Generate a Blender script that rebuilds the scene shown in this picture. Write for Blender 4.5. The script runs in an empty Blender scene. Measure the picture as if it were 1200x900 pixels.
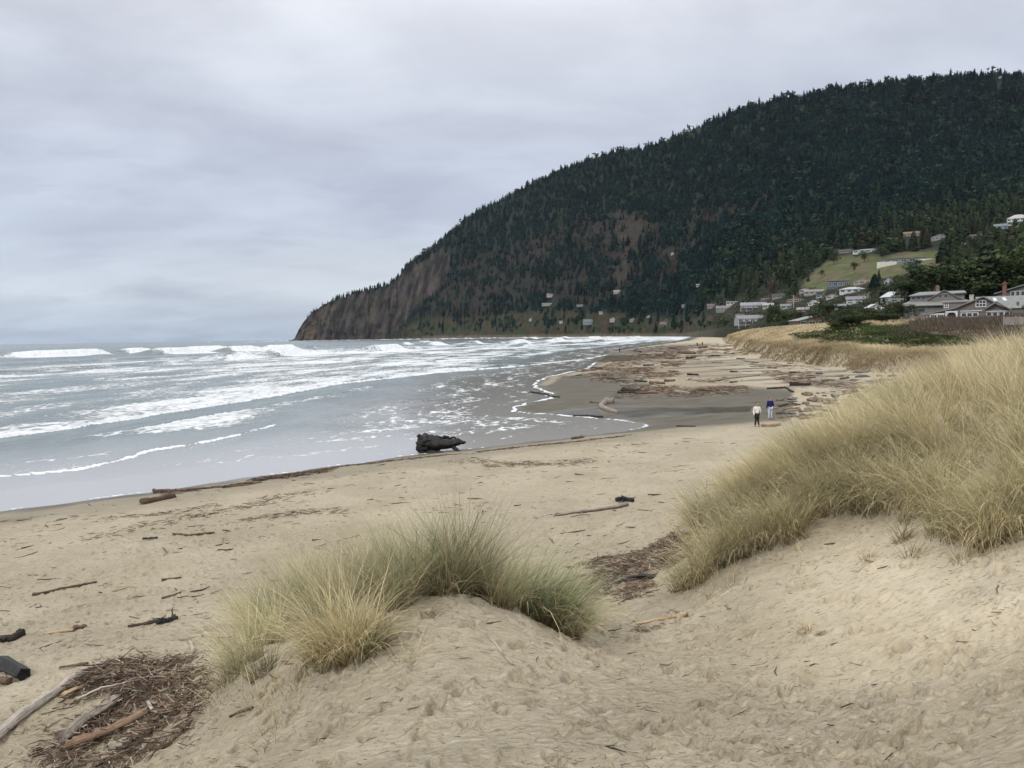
import bpy, bmesh, math, random
import numpy as np
from mathutils import Vector, Matrix

random.seed(7); RNG = np.random.default_rng(7)
scene = bpy.context.scene
COL = scene.collection
R = math.radians

# ------------------------------------------------------------------ camera and surveying helpers
E = 7.5                                   # eye height above the sea
F = 906.0
PITCH, ROLL = math.atan(57.2 / F), 0.0175
cam_d = bpy.data.cameras.new('camera'); cam = bpy.data.objects.new('camera', cam_d); COL.objects.link(cam)
cam_d.sensor_width = 36; cam_d.lens = 36 * F / 1200; cam_d.clip_start = 0.05; cam_d.clip_end = 40000
Mc = Matrix.Rotation(R(90) - PITCH, 4, 'X') @ Matrix.Rotation(-ROLL, 4, 'Z')
cam.matrix_world = Matrix.Translation((0, 0, E)) @ Mc
scene.camera = cam
MC = np.array(Mc.to_3x3())

def ray(u, v):
    d = MC @ np.array([(u - 600) / F, (450 - v) / F, -1.0])
    return d / d[1]
def rays(u, v):
    u = np.asarray(u, float); v = np.asarray(v, float)
    p = np.stack([(u - 600) / F, (450 - v) / F, -np.ones_like(u)], -1) @ MC.T
    return p / p[..., 1:2]
def PD(u, v, d):
    r = ray(u, v); return np.array([r[0] * d, d, E + r[2] * d])
def PZ(u, v, z=0.0):
    r = ray(u, v); d = (z - E) / r[2]; return np.array([r[0] * d, d, z])

# ------------------------------------------------------------------ noise
_perm = np.random.default_rng(3).permutation(512).astype(np.int64)
_ang = np.random.default_rng(4).random(512) * 2 * np.pi
_gx, _gy = np.cos(_ang), np.sin(_ang)
def perlin(x, y, seed=0):
    x = np.asarray(x, float) + seed * 17.13; y = np.asarray(y, float) + seed * 31.7
    xi = np.floor(x).astype(np.int64); yi = np.floor(y).astype(np.int64)
    xf = x - xi; yf = y - yi
    def g(ix, iy, fx, fy):
        h = _perm[(_perm[ix & 511] + iy) & 511]
        return _gx[h] * fx + _gy[h] * fy
    sx = xf * xf * xf * (xf * (xf * 6 - 15) + 10); sy = yf * yf * yf * (yf * (yf * 6 - 15) + 10)
    a = g(xi, yi, xf, yf); b = g(xi + 1, yi, xf - 1, yf)
    c = g(xi, yi + 1, xf, yf - 1); d = g(xi + 1, yi + 1, xf - 1, yf - 1)
    return (a + (b - a) * sx + ((c + (d - c) * sx) - (a + (b - a) * sx)) * sy) * 1.4
def fbm(x, y, o=4, seed=0):
    s = 0; a = 1; t = 0
    for k in range(o):
        s = s + a * perlin(x * 2 ** k, y * 2 ** k, seed + k * 3); t += a; a *= 0.5
    return s / t
def sst(a, b, x):
    t = np.clip((x - a) / (b - a), 0, 1); return t * t * (3 - 2 * t)
def poly_dist(px, py, pts):
    best = np.full(np.shape(px), 1e18)
    for (ax, ay), (bx, by) in zip(pts[:-1], pts[1:]):
        dx, dy = bx - ax, by - ay; L = dx * dx + dy * dy + 1e-12
        t = np.clip(((px - ax) * dx + (py - ay) * dy) / L, 0, 1)
        best = np.minimum(best, (px - ax - t * dx) ** 2 + (py - ay - t * dy) ** 2)
    return np.sqrt(best)
def inside(px, py, pts):
    r = np.zeros(np.shape(px), bool); n = len(pts)
    for i in range(n):
        ax, ay = pts[i]; bx, by = pts[(i + 1) % n]
        c = ((ay > py) != (by > py)) & (px < (bx - ax) * (py - ay) / (by - ay + 1e-12) + ax)
        r ^= c
    return r
def pmask(px, py, pts, soft):                         # 1 inside, 0 outside, soft edge
    d = poly_dist(px, py, list(pts) + [pts[0]])
    return sst(-soft, soft, np.where(inside(px, py, pts), d, -d))

# ------------------------------------------------------------------ mesh helpers
def mesh_np(name, V, Fc, mat=None, attrs=None, colors=None, smooth=True):
    """V (n,3); Fc (m,3) or (m,4) int, or a list of such arrays"""
    me = bpy.data.meshes.new(name)
    if not isinstance(Fc, list): Fc = [Fc]
    Fc = [f for f in Fc if len(f)]
    V = np.ascontiguousarray(V, dtype=np.float32)
    me.vertices.add(len(V)); me.vertices.foreach_set('co', V.ravel())
    tot = np.concatenate([np.full(len(f), f.shape[1], np.int32) for f in Fc])
    idx = np.concatenate([f.ravel() for f in Fc]).astype(np.int32)
    st = np.zeros(len(tot), np.int32); st[1:] = np.cumsum(tot)[:-1]
    me.loops.add(len(idx)); me.loops.foreach_set('vertex_index', idx)
    me.polygons.add(len(tot)); me.polygons.foreach_set('loop_start', st)
    try: me.polygons.foreach_set('loop_total', tot)
    except Exception: pass
    me.update(calc_edges=True); me.validate()
    me.polygons.foreach_set('use_smooth', np.full(len(me.polygons), smooth, bool))
    for k, a in (attrs or {}).items():
        at = me.attributes.new(k, 'FLOAT', 'POINT'); at.data.foreach_set('value', np.ascontiguousarray(a, np.float32).ravel())
    if colors is not None:
        ca = me.attributes.new('tint', 'FLOAT_COLOR', 'POINT')
        c4 = np.ones((len(V), 4), np.float32); c4[:, :3] = colors; ca.data.foreach_set('color', c4.ravel())
    if mat is not None: me.materials.append(mat)
    return me
def link(name, me, parent=None, loc=None, rotz=None):
    o = bpy.data.objects.new(name, me); COL.objects.link(o)
    if parent is not None: o.parent = parent
    if loc is not None: o.location = [float(c) for c in loc]
    if rotz is not None: o.rotation_euler = (0, 0, rotz)
    return o
def tag(o, label=None, cat=None, group=None, kind=None):
    if label: o['label'] = label
    if cat: o['category'] = cat
    if group: o['group'] = group
    if kind: o['kind'] = kind
    return o
def thing(name, label, cat, loc, rotz=0, group=None):
    return tag(link(name, None, None, loc, rotz), label, cat, group)

# ------------------------------------------------------------------ materials
def S(n, k, val):
    if k in n.inputs: n.inputs[k].default_value = val
class NT:
    def __init__(s, nt): s.nt = nt
    def n(s, t, props=None, **inp):
        nd = s.nt.nodes.new(t)
        for k, v in (props or {}).items(): setattr(nd, k, v)
        for k, v in inp.items():
            key = int(k[1:]) if k[0] == 'i' and k[1:].isdigit() else k.replace('_', ' ')
            if hasattr(v, 'is_output') or isinstance(v, bpy.types.NodeSocket): s.nt.links.new(v, nd.inputs[key])
            else: nd.inputs[key].default_value = v
        return nd
    def math(s, op, a, b=0.0, c=0.0, clamp=False):
        return s.n('ShaderNodeMath', {'operation': op, 'use_clamp': clamp}, i0=a, i1=b, i2=c).outputs[0]
    def mix(s, f, a, b, blend='MIX'):
        nd = s.n('ShaderNodeMix', {'data_type': 'RGBA', 'blend_type': blend})
        for i, v in ((0, f), (6, a), (7, b)):
            if isinstance(v, bpy.types.NodeSocket): s.nt.links.new(v, nd.inputs[i])
            else: nd.inputs[i].default_value = v if i == 0 else (tuple(v) + (1,))[:4]
        return nd.outputs[2]
    def noise(s, vec, scale, detail=4, rough=0.55, dist=0.0, dim='3D'):
        return s.n('ShaderNodeTexNoise', {'noise_dimensions': dim}, Vector=vec, Scale=scale, Detail=detail, Roughness=rough, Distortion=dist).outputs[0]
    def ramp(s, f, stops):
        nd = s.nt.nodes.new('ShaderNodeValToRGB'); cr = nd.color_ramp
        while len(cr.elements) < len(stops): cr.elements.new(0.5)
        for e, (p, c) in zip(cr.elements, stops):
            e.position = p; e.color = (c, c, c, 1) if isinstance(c, (int, float)) else (tuple(c) + (1,))[:4]
        s.nt.links.new(f, nd.inputs[0]); return nd.outputs[0]
    def mapr(s, v, a, b, c=0.0, d=1.0):
        return s.n('ShaderNodeMapRange', {'interpolation_type': 'SMOOTHSTEP'}, Value=v, From_Min=a, From_Max=b, To_Min=c, To_Max=d).outputs[0]
    def attr(s, name, out='Fac'): return s.n('ShaderNodeAttribute', {'attribute_name': name}).outputs[out]
    def bump(s, h, dist, strength=1.0, normal=None):
        nd = s.n('ShaderNodeBump', Height=h, Distance=dist, Strength=strength)
        if normal is not None: s.nt.links.new(normal, nd.inputs['Normal'])
        return nd.outputs[0]
    def scalev(s, vec, sc):
        return s.n('ShaderNodeMapping', Vector=vec, Scale=sc).outputs[0]
def mat(name):
    m = bpy.data.materials.new(name); m.use_nodes = True
    nt = m.node_tree; b = nt.nodes['Principled BSDF']
    T = NT(nt); T.b = b; T.m = m
    T.pos = T.n('ShaderNodeNewGeometry').outputs['Position']
    return T
def setb(T, color=None, rough=None, spec=None, normal=None, ior=None, metal=None):
    for k, v in (('Base Color', color), ('Roughness', rough), ('Specular IOR Level', spec), ('Normal', normal), ('IOR', ior), ('Metallic', metal)):
        if v is None: continue
        if isinstance(v, bpy.types.NodeSocket): T.nt.links.new(v, T.b.inputs[k])
        else: T.b.inputs[k].default_value = (tuple(v) + (1,)) if k == 'Base Color' else v
    return T.m
def simple(name, c, c2=None, scale=8.0, rough=0.8, bumpd=0.0, obj=True, stretch=(1, 1, 1), spec=0.3):
    T = mat(name)
    vec = T.n('ShaderNodeTexCoord').outputs['Object'] if obj else T.pos
    n = T.noise(T.scalev(vec, stretch), scale, 6, 0.65)
    f = T.mapr(n, 0.35, 0.65)
    c2 = c2 or tuple(x * 0.6 for x in c)
    return setb(T, T.mix(f, c2, c), rough, spec, T.bump(n, bumpd) if bumpd else None)
def tint_mat(name, rough=0.7, trans=0.0, spec=0.2, nscale=None, nbump=0.0):
    T = mat(name); c = T.attr('tint', 'Color')
    if nscale:
        n = T.noise(T.pos, nscale, 5, 0.7)
        c = T.mix(1.0, c, T.ramp(n, [(0.3, 0.6), (0.7, 1.35)]), 'MULTIPLY')
        if nbump: setb(T, normal=T.bump(n, nbump))
    setb(T, c, rough, spec)
    if trans:
        tr = T.n('ShaderNodeBsdfTranslucent', Color=c)
        mx = T.n('ShaderNodeMixShader', i0=trans, i1=T.b.outputs[0], i2=tr.outputs[0])
        out = [n for n in T.nt.nodes if n.type == 'OUTPUT_MATERIAL'][0]
        T.nt.links.new(mx.outputs[0], out.inputs[0])
    return T.m
HAZE = 0.000014
# ------------------------------------------------------------------ sky and light
SUN_EL, SUN_AZ = R(42), R(215)            # behind the camera, to the left
w = bpy.data.worlds.new('World'); scene.world = w; w.use_nodes = True
T = NT(w.node_tree); bg = w.node_tree.nodes['Background']
sky = T.n('ShaderNodeTexSky', {'sky_type': 'NISHITA', 'sun_disc': False, 'sun_elevation': SUN_EL, 'sun_rotation': SUN_AZ, 'air_density': 1.2, 'dust_density': 2.0})
g = T.n('ShaderNodeNewGeometry').outputs['Incoming']
dirv = T.n('ShaderNodeVectorMath', {'operation': 'SCALE'}, i0=g, Scale=-1.0).outputs[0]
dirv = T.n('ShaderNodeTexCoord').outputs['Generated']
sp = T.n('ShaderNodeSeparateXYZ', Vector=dirv); dx, dy, dz = sp.outputs
h = T.math('MAXIMUM', dz, 0.0)
inv = T.math('DIVIDE', 1.0, T.math('ADD', h, 0.20))
pv = T.n('ShaderNodeCombineXYZ', X=T.math('MULTIPLY', dx, inv), Y=T.math('MULTIPLY', dy, inv), Z=0.0).outputs[0]
c1 = T.noise(T.scalev(pv, (0.8, 1.0, 1)), 1.1, 7, 0.52, 0.5); c2 = T.noise(T.scalev(pv, (0.8, 1.3, 1)), 2.4, 7, 0.55, 0.25)
c3 = T.noise(T.n('ShaderNodeVectorMath', {'operation': 'ADD'}, i0=pv, i1=(7.3, 2.2, 0)).outputs[0], 1.3, 5, 0.5, 0.2)
# even overcast: brighter towards the zenith, as overcast skies are
base_ = T.ramp(h, [(0.0, (4.5, 5.3, 6.5)), (0.055, (5.9, 6.5, 7.4)), (0.13, (5.1, 5.65, 6.85)), (0.22, (5.4, 5.85, 6.95)), (0.36, (7.1, 7.4, 8.1)), (0.62, (12.5, 12.4, 12.8)), (1.0, (17, 16.8, 16.6))])
k1 = T.mapr(c1, 0.32, 0.66, 0.87, 1.10); k2 = T.mapr(c2, 0.34, 0.64, 0.93, 1.04)
cloud = T.mix(1.0, base_, T.n('ShaderNodeCombineXYZ', X=T.math('MULTIPLY', k1, k2), Y=T.math('MULTIPLY', k1, k2), Z=T.math('POWER', T.math('MULTIPLY', k1, k2), 0.85)).outputs[0], 'MULTIPLY')
# small dark scud low over the sea
low = T.math('MULTIPLY', T.mapr(dz, 0.02, 0.06), T.math('SUBTRACT', 1.0, T.mapr(dz, 0.15, 0.26)))
az = T.n('ShaderNodeCombineXYZ', X=T.math('MULTIPLY', T.math('DIVIDE', dx, dy), 6.0), Y=T.math('MULTIPLY', dz, 34.0), Z=0.0).outputs[0]
scud = T.mapr(T.noise(az, 0.9, 5, 0.55, 0.3), 0.52, 0.70)
cloud = T.mix(T.math('MULTIPLY', T.math('MULTIPLY', scud, low), 0.55), cloud, (3.7, 4.15, 5.3))
# thin bright break in the cloud over the headland
gl = T.math('MULTIPLY', T.math('SUBTRACT', 1.0, T.mapr(T.math('ABSOLUTE', T.math('SUBTRACT', dz, 0.085)), 0.0, 0.075)), T.math('SUBTRACT', 1.0, T.mapr(T.math('ABSOLUTE', T.math('ADD', dx, 0.12)), 0.05, 0.38)))
cloud = T.mix(T.math('MULTIPLY', gl, 0.55), cloud, (6.5, 6.9, 7.4))
gm = T.math('SUBTRACT', 1.0, T.mapr(dz, -0.15, -0.02))
cloud = T.mix(gm, cloud, (2.0, 2.1, 2.2))
fin = T.mix(0.93, sky.outputs[0], cloud)
w.node_tree.links.new(fin, bg.inputs[0]); bg.inputs[1].default_value = 0.102
sd = bpy.data.lights.new('sun', 'SUN'); sd.energy = 1.55; sd.angle = R(14); sd.color = (1.0, 0.965, 0.91)
sun = link('sun', sd); sv = Vector((math.sin(SUN_AZ) * math.cos(SUN_EL), math.cos(SUN_AZ) * math.cos(SUN_EL), math.sin(SUN_EL)))
sun.rotation_euler = sv.to_track_quat('Z', 'Y').to_euler()
vs = scene.view_settings; vs.view_transform = 'Standard'; vs.look = 'None'; vs.exposure = 0.10; vs.gamma = 1.0; vs.use_curve_mapping = False
scene.render.engine = 'CYCLES'; scene.cycles.use_denoising = True; scene.cycles.max_bounces = 5; scene.cycles.diffuse_bounces = 2; scene.cycles.glossy_bounces = 2
scene.cycles.volume_bounces = 0; scene.cycles.denoising_prefilter = 'ACCURATE'; scene.cycles.denoising_input_passes = 'RGB_ALBEDO_NORMAL'; scene.cycles.use_adaptive_sampling = True; scene.cycles.adaptive_threshold = 0.012
# ------------------------------------------------------------------ sea air
me = bpy.data.meshes.new('haze'); bm = bmesh.new(); bmesh.ops.create_cube(bm, size=1.0)
for v in bm.verts: v.co = Vector((v.co.x * 27000, v.co.y * 11600 + 4900, (v.co.z + 0.5) * 745 - 5.0))
bm.to_mesh(me); bm.free()
hm = bpy.data.materials.new('sea_air'); hm.use_nodes = True; nt = hm.node_tree; nt.nodes.clear()
pvn = nt.nodes.new('ShaderNodeVolumePrincipled'); on = nt.nodes.new('ShaderNodeOutputMaterial'); nt.links.new(pvn.outputs[0], on.inputs['Volume'])
pvn.inputs['Color'].default_value = (0.72, 0.86, 1.0, 1); pvn.inputs['Density'].default_value = HAZE; pvn.inputs['Anisotropy'].default_value = 0.0
me.materials.append(hm); tag(link('haze', me), 'thin grey sea air over the whole bay', kind='stuff')
# ------------------------------------------------------------------ shoreline, toe of the dune, ground height
_sh = [(-70, -60), (-45, -10), (-36, 12)]
_sh += [tuple(PZ(u, v)[:2]) for u, v in ((0, 600), (180, 576), (400, 545), (480, 534), (560, 525), (660, 514), (725, 507), (764, 499), (745, 494), (700, 489), (660, 486),
        (600, 482), (615, 474), (645, 467), (650, 461), (632, 455), (628, 450), (640, 442), (690, 432), (700, 424), (716, 412), (762, 405), (808, 399))]
_sh += [(300, 1250), (300, 1500), (225, 1740), (125, 2020), (-100, 2480), (-440, 2880), (-925, 3290), (-990, 3400), (-800, 3800), (500, 6000), (3000, 11000)]
_sh.sort(key=lambda p: p[1])
SHORE = _sh
sh_y = np.array([p[1] for p in SHORE]); sh_x = np.array([p[0] for p in SHORE])
TOE = [(3, -30), (6, -5), (9, 12), (15, 24), (30, 45), (42, 70), (50, 92), (47, 106), (49, 127), (56, 173), (78, 266), (118, 423), (235, 850), (400, 1250), (380, 1600), (300, 1830), (200, 2100), (-30, 2560), (-400, 2950), (-900, 3345), (-860, 3500), (600, 5900), (3200, 11000)]
toe_y = np.array([p[1] for p in TOE]); toe_x = np.array([p[0] for p in TOE])
def shore_s(x, y):
    w = np.minimum(1.0, y / 60) * 1.2
    x2 = x + perlin(x * 0.35, y * 0.25, 5) * w * 0.7 + perlin(x * 0.9, y * 0.5, 6) * 0.25 * w
    d = poly_dist(x2, y, SHORE)
    return np.where(x2 > np.interp(y, sh_y, sh_x), d, -d)
def toe_s(x, y):
    x2 = x + fbm(x * 0.09, y * 0.09, 3, 9) * 5 * sst(25, 60, y)
    d = poly_dist(x2, y, TOE)
    return np.where(x2 > np.interp(y, toe_y, toe_x), d, -d)
def base_z(x, y, s=None, e=None):
    s = shore_s(x, y) if s is None else s
    e = toe_s(x, y) if e is None else e
    z = np.where(s > 0, 1.2 * (1 - np.exp(-np.maximum(s, 0) / 18)) + 0.012 * np.minimum(np.maximum(s, 0), 60), np.maximum(0.03 * s, -4.0))
    z = z + 0.06 * fbm(x * 0.12, y * 0.12, 3, 21) * sst(2, 15, s)
    rough = sst(4, 30, e) * (1.2 * fbm(x * 0.06, y * 0.045, 3, 12) + 0.35 * fbm(x * 0.25, y * 0.25, 2, 15))
    z = z + sst(0, 3.5, e) * 2.6 + sst(3, 24, e) * 2.3 + 2.0 * sst(110, 200, y) * sst(0, 14, e) + 0.022 * np.clip(e - 28, 0, 160) + rough
    return z
CP = [(600, 960, 4.3), (600, 900, 5.3), (300, 900, 6.7), (240, 880, 7.9), (200, 895, 8.3), (300, 860, 7.6), (400, 850, 6.8), (500, 800, 7.0), (500, 698, 9.0), (400, 725, 9.0),
      (300, 800, 9.0), (250, 800, 10.5), (200, 790, 12.0), (100, 780, 13.0), (0, 800, 12.8), (0, 900, 10.5), (130, 895, 10.3), (550, 692, 9.1), (450, 705, 9.0), (640, 745, 8.5), (600, 800, 7.1),
      (700, 762, 9.0), (700, 700, 12.4), (750, 662, 15.0), (650, 650, 18.0), (800, 760, 9.2), (750, 850, 6.3), (900, 850, 6.2), (900, 760, 8.2), (900, 700, 9.7), (850, 655, 12.0),
      (1000, 620, 11.4), (1000, 700, 8.9), (1000, 800, 6.8), (1000, 900, 5.2), (1200, 900, 4.5), (1200, 760, 6.2), (1200, 650, 8.1), (1150, 600, 9.4), (1200, 560, 9.9),
      (1080, 570, 11.0), (1000, 560, 12.4), (930, 575, 13.0), (860, 625, 12.8), (820, 685, 12.3), (760, 720, 11.0)]
cpw = [tuple(PD(*c)) for c in CP]
cpw += [(10.9, 16, 6.35), (8.1, 16, 5.6), (6.6, 15, 5.2), (5.1, 14, 4.9), (4.6, 18, 3.3), (3.2, 16.5, 2.9), (8, 22, 3.6), (14, 22, 6.2), (9, 30, 1.9), (5, 24, 1.9), (20, 30, 5.0), (30, 30, 6.3), (14, 16, 6.6), (18, 22, 6.5),
        (-1.2, 13, 2.5), (-2, 16, 1.75), (-4, 14, 1.8), (1, 11.6, 3.1), (0, 14.5, 2.2), (0, 1, 5.85), (-4, 4, 4.7), (5, 3, 5.3), (-8, 4, 3.4), (-9, 8, 2.0), (-12, 5, 2.1), (9, 5, 5.5), (14, 10, 6.1), (0, 3.3, 5.1), (0, -3, 6.0), (-10, -3, 4), (10, -3, 6)]
anchor = []
for ay in (22, 28, 34, 42):
    for ax in np.arange(-30, 6, 5): anchor.append((ax, ay))
for ax in (-30, -22, -15): anchor += [(ax, 16), (ax, 10), (ax, 4)]
anchor += [(-9, 18), (-4.5, 18), (38, 42), (28, 42), (18, 42), (12, 42)]
anchor = np.array(anchor, float)
az_ = base_z(anchor[:, 0], anchor[:, 1])
cx = np.concatenate([np.array([c[0] for c in cpw]), anchor[:, 0]]); cy = np.concatenate([np.array([c[1] for c in cpw]), anchor[:, 1]])
cz = np.concatenate([np.array([c[2] for c in cpw]), az_])
def _U(r2): return 0.5 * r2 * np.log(r2 + 1e-9)
_n = len(cx); A = np.zeros((_n + 3, _n + 3))
A[:_n, :_n] = _U((cx[:, None] - cx) ** 2 + (cy[:, None] - cy) ** 2) + np.eye(_n) * 0.25
A[:_n, _n] = 1; A[:_n, _n + 1] = cx; A[:_n, _n + 2] = cy; A[_n:, :_n] = A[:_n, _n:].T
_w = np.linalg.solve(A, np.concatenate([cz, np.zeros(3)]))
def tps(x, y):
    out = _w[_n] + _w[_n + 1] * x + _w[_n + 2] * y
    for i in range(_n): out = out + _w[i] * _U((x - cx[i]) ** 2 + (y - cy[i]) ** 2)
    return out
# fine relief of the near sand: footprints and scuffs, kept as a world-space height raster
RX0, RX1, RY0, RY1, RS = -16.0, 15.0, 2.0, 34.0, 0.02
rnx, rny = int((RX1 - RX0) / RS), int((RY1 - RY0) / RS)
gx, gy = np.meshgrid(RX0 + np.arange(rnx) * RS, RY0 + np.arange(rny) * RS)
slopeR = sst(0.5, 4.5, gx - 0.3 * (gy - 6)) * (1 - sst(16, 20, gy))          # the wind-smoothed dune face on the right
foot_den = np.clip(1 - 0.85 * slopeR * sst(6.8, 8.5, gy + 0.25 * gx), 0, 1)
RAS = 0.036 * fbm(gx * 1.1, gy * 1.3, 3, 31) + foot_den * (0.045 * fbm(gx * 3.3, gy * 4.2, 3, 35) - 0.030 * np.abs(fbm(gx * 2.1, gy * 2.6, 3, 38)))
RAS += 0.012 * fbm(gx * 9, gy * 11, 2, 44) * foot_den
diag = fbm((gx - gy * 0.55) * 2.6, (gy + gx * 0.55) * 0.5, 3, 51)
RAS += slopeR * (0.020 * np.abs(diag) + 0.012 * np.minimum(0, fbm((gx - gy * 0.5) * 9, (gy + gx * .5) * 2.4, 2, 53)))
rf = np.random.default_rng(11)
def dimple(cxp, cyp, ang, L, W, dep):
    k = int(L * 2.0 / RS); ix = int((cxp - RX0) / RS); iy = int((cyp - RY0) / RS)
    if ix < k or iy < k or ix >= rnx - k or iy >= rny - k: return
    sx, sy = gx[iy - k:iy + k, ix - k:ix + k] - cxp, gy[iy - k:iy + k, ix - k:ix + k] - cyp
    c, s = math.cos(ang), math.sin(ang)
    a = (sx * c + sy * s) / L; b = (-sx * s + sy * c) / W
    r = np.sqrt(a * a + b * b)
    RAS[iy - k:iy + k, ix - k:ix + k] += -dep * (1 - sst(0.55, 1.0, r)) + dep * 0.45 * np.exp(-((r - 1.25) / 0.28) ** 2)
for i in range(6500):
    px_ = rf.uniform(-14, 13); py_ = rf.uniform(3, 32)
    f_ = foot_den[min(rny - 1, int((py_ - RY0) / RS)), min(rnx - 1, int((px_ - RX0) / RS))]
    if rf.random() > f_ * (1.0 if py_ < 12 else 0.75): continue
    dimple(px_, py_, rf.normal(1.35, 0.5), rf.uniform(0.09, 0.17), rf.uniform(0.05, 0.09), rf.uniform(0.03, 0.075))
for i in range(900):                                                          # torn crumbly trail along the dune face
    t = rf.random(); px_ = 1.5 + 9 * t + rf.normal(0, .25); py_ = 7.4 + 4.2 * t + rf.normal(0, .3) - 1.6
    if rf.random() < 0.5: py_ -= 1.4 * (1 - t) - 0.2
    dimple(px_, py_, rf.normal(0.5, 0.4), rf.uniform(0.05, 0.13), rf.uniform(0.03, 0.06), rf.uniform(0.008, 0.03))
def ras(x, y):
    fx = np.clip((x - RX0) / RS, 0, rnx - 2); fy = np.clip((y - RY0) / RS, 0, rny - 2)
    ix = fx.astype(int); iy = fy.astype(int); fx = fx - ix; fy = fy - iy
    v = RAS[iy, ix] * (1 - fx) * (1 - fy) + RAS[iy, ix + 1] * fx * (1 - fy) + RAS[iy + 1, ix] * (1 - fx) * fy + RAS[iy + 1, ix + 1] * fx * fy
    w = sst(RX0, RX0 + 2, x) * sst(RX1, RX1 - 2, x) * sst(RY0, RY0 + 1, y) * (1 - sst(RY1 - 8, RY1, y))
    return v * w
def gz(x, y, s=None, e=None, fine=True):
    x = np.asarray(x, float); y = np.asarray(y, float)
    shp = np.broadcast(x, y).shape; x = np.broadcast_to(x, shp).ravel(); y = np.broadcast_to(y, shp).ravel()
    if s is None: s = shore_s(x, y)
    else: s = s.ravel()
    if e is None: e = toe_s(x, y)
    else: e = e.ravel()
    z = base_z(x, y, s, e)
    r = np.sqrt(x * x * 0.8 + y * y)
    w = 1 - sst(28, 44, r)
    k = w > 0
    if k.any():
        z = z.copy(); z[k] = z[k] * (1 - w[k]) + tps(x[k], y[k]) * w[k]
        if fine: z[k] += ras(x[k], y[k])
    if fine:
        zz = 0.03 * fbm(x * 0.9, y * 0.9, 3, 61) * sst(3, 8, s) * sst(24, 34, y) * (1 - sst(90, 200, y)); z = z + zz
    return z.reshape(shp)
def G(u, v, dmin=2.5):                              # where the line of sight through (u,v) meets the sand
    r = ray(u, v); d = np.exp(np.linspace(math.log(dmin), math.log(1800), 1400))
    zz = gz(r[0] * d, d, fine=False); h = E + r[2] * d - zz
    k = np.argmax(h < 0)
    if h[k] >= 0: k = len(d) - 1
    k = max(k, 1); t = h[k - 1] / (h[k - 1] - h[k] + 1e-9); dd = d[k - 1] + (d[k] - d[k - 1]) * np.clip(t, 0, 1)
    return np.array([r[0] * dd, dd, E + r[2] * dd])

# ------------------------------------------------------------------ shared perspective-graded grid for the sand sheet and the water
ly = [1.0]
while ly[-1] < 10500:
    y = ly[-1]; ly.append(y * (1 + (0.010 if y < 3 else 0.0032 if y < 14 else 0.006 if y < 40 else 0.009 if y < 1200 else 0.025)))
GY = np.array(ly); GA = np.linspace(-1.15, 1.15, 960)
GXm = GA[None, :] * (GY[:, None] + 1.2); GYm = np.repeat(GY[:, None], len(GA), 1)
sS = shore_s(GXm, GYm); sE = toe_s(GXm, GYm)
GZm = gz(GXm, GYm, sS, sE)
def grid_faces(ny, nx, keep=None):
    i = np.arange(ny - 1)[:, None] * nx + np.arange(nx - 1)[None, :]
    f = np.stack([i, i + 1, i + nx + 1, i + nx], -1)
    return f[keep] if keep is not None else f.reshape(-1, 4)
NX = len(GA); NY = len(GY)
def wp(lst, z=0.6): return [tuple(PZ(u, v, z)[:2]) for u, v in lst]
def lp(x, y): return x / y, 6.0 / y                 # compressive coordinates in which a traced outline keeps an even edge
def traced(x, y, lst, z=0.5, soft=0.004, warp=1.0):
    a, b = lp(x, y); q = [lp(*p) for p in wp(lst, z)]
    wa = 0.012 * fbm(x * 0.25, y * 0.12, 3, 71) * warp; wb = 0.003 * fbm(x * 0.3, y * 0.15, 3, 75) * warp
    return pmask(a + wa, b + wb, q, soft)
X, Y, sf = GXm, np.maximum(GYm, 1), sS
near_wet = 1 - sst(0.3, 2.6, sf + 0.8 * fbm(X * 0.3, Y * 0.3, 3, 81))
film = traced(X, Y, [(-60, 562), (50, 556), (100, 548), (200, 547), (330, 540), (430, 538), (430, 538), (300, 562), (180, 577), (0, 598), (-60, 604)], 0.02, 0.002, 0.2)
damp = 1 - sst(3, 9, sf + 2.0 * fbm(X * 0.15, Y * 0.15, 3, 84))
creek = np.maximum(traced(X, Y, [(600, 470), (655, 440), (740, 432), (770, 462), (860, 458), (930, 466), (930, 498), (800, 500), (700, 506), (620, 500)], 0.4), traced(X, Y, [(690, 412), (780, 405), (840, 406), (800, 414), (720, 420)], 0.3))
pools = traced(X, Y, [(600, 482), (700, 476), (800, 478), (885, 480), (880, 486), (780, 486), (700, 487), (600, 490)], 0.4, 0.0015, 0.5)
pools = np.maximum(pools, traced(X, Y, [(690, 427), (790, 424), (900, 432), (1000, 440), (930, 446), (800, 436), (700, 434)], 0.6, 0.003) * sst(0.0, 0.25, fbm(X * 0.05, Y * 0.35, 3, 90)))
pools = np.maximum(pools, traced(X, Y, [(700, 414), (800, 418), (790, 424), (690, 424)], 0.4, 0.002))
creek = np.maximum(creek, 0.75 * sst(-0.05, 0.2, fbm(X * 0.03, Y * 0.12, 3, 93)) * traced(X, Y, [(700, 420), (860, 412), (1010, 440), (1010, 466), (900, 464), (760, 440)], 0.7))
wet = np.clip(np.maximum.reduce([near_wet, 0.55 * damp, creek, film, pools, .17 * sst(2.6, 1.9, GZm) * (.7 + .8 * fbm(X * .08, Y * .12, 3, 97)) * sst(8, 16, Y)]), 0, 1) * (1 - sst(-1.0, 2.0, sE))
gloss = np.clip(np.maximum(film, 0.9 * pools), 0, 1) * (1 - sst(-1.0, 2.0, sE))
gloss = np.maximum(gloss, 0.5 * (1 - sst(0.0, 1.2, sf)))
inland = sst(-.6, 5, sE) * sst(60, 90, GYm)
debris = traced(X, Y, [(655, 668), (720, 650), (800, 618), (850, 600), (850, 640), (790, 690), (700, 712), (680, 690)], 2.9, 0.01)
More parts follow.
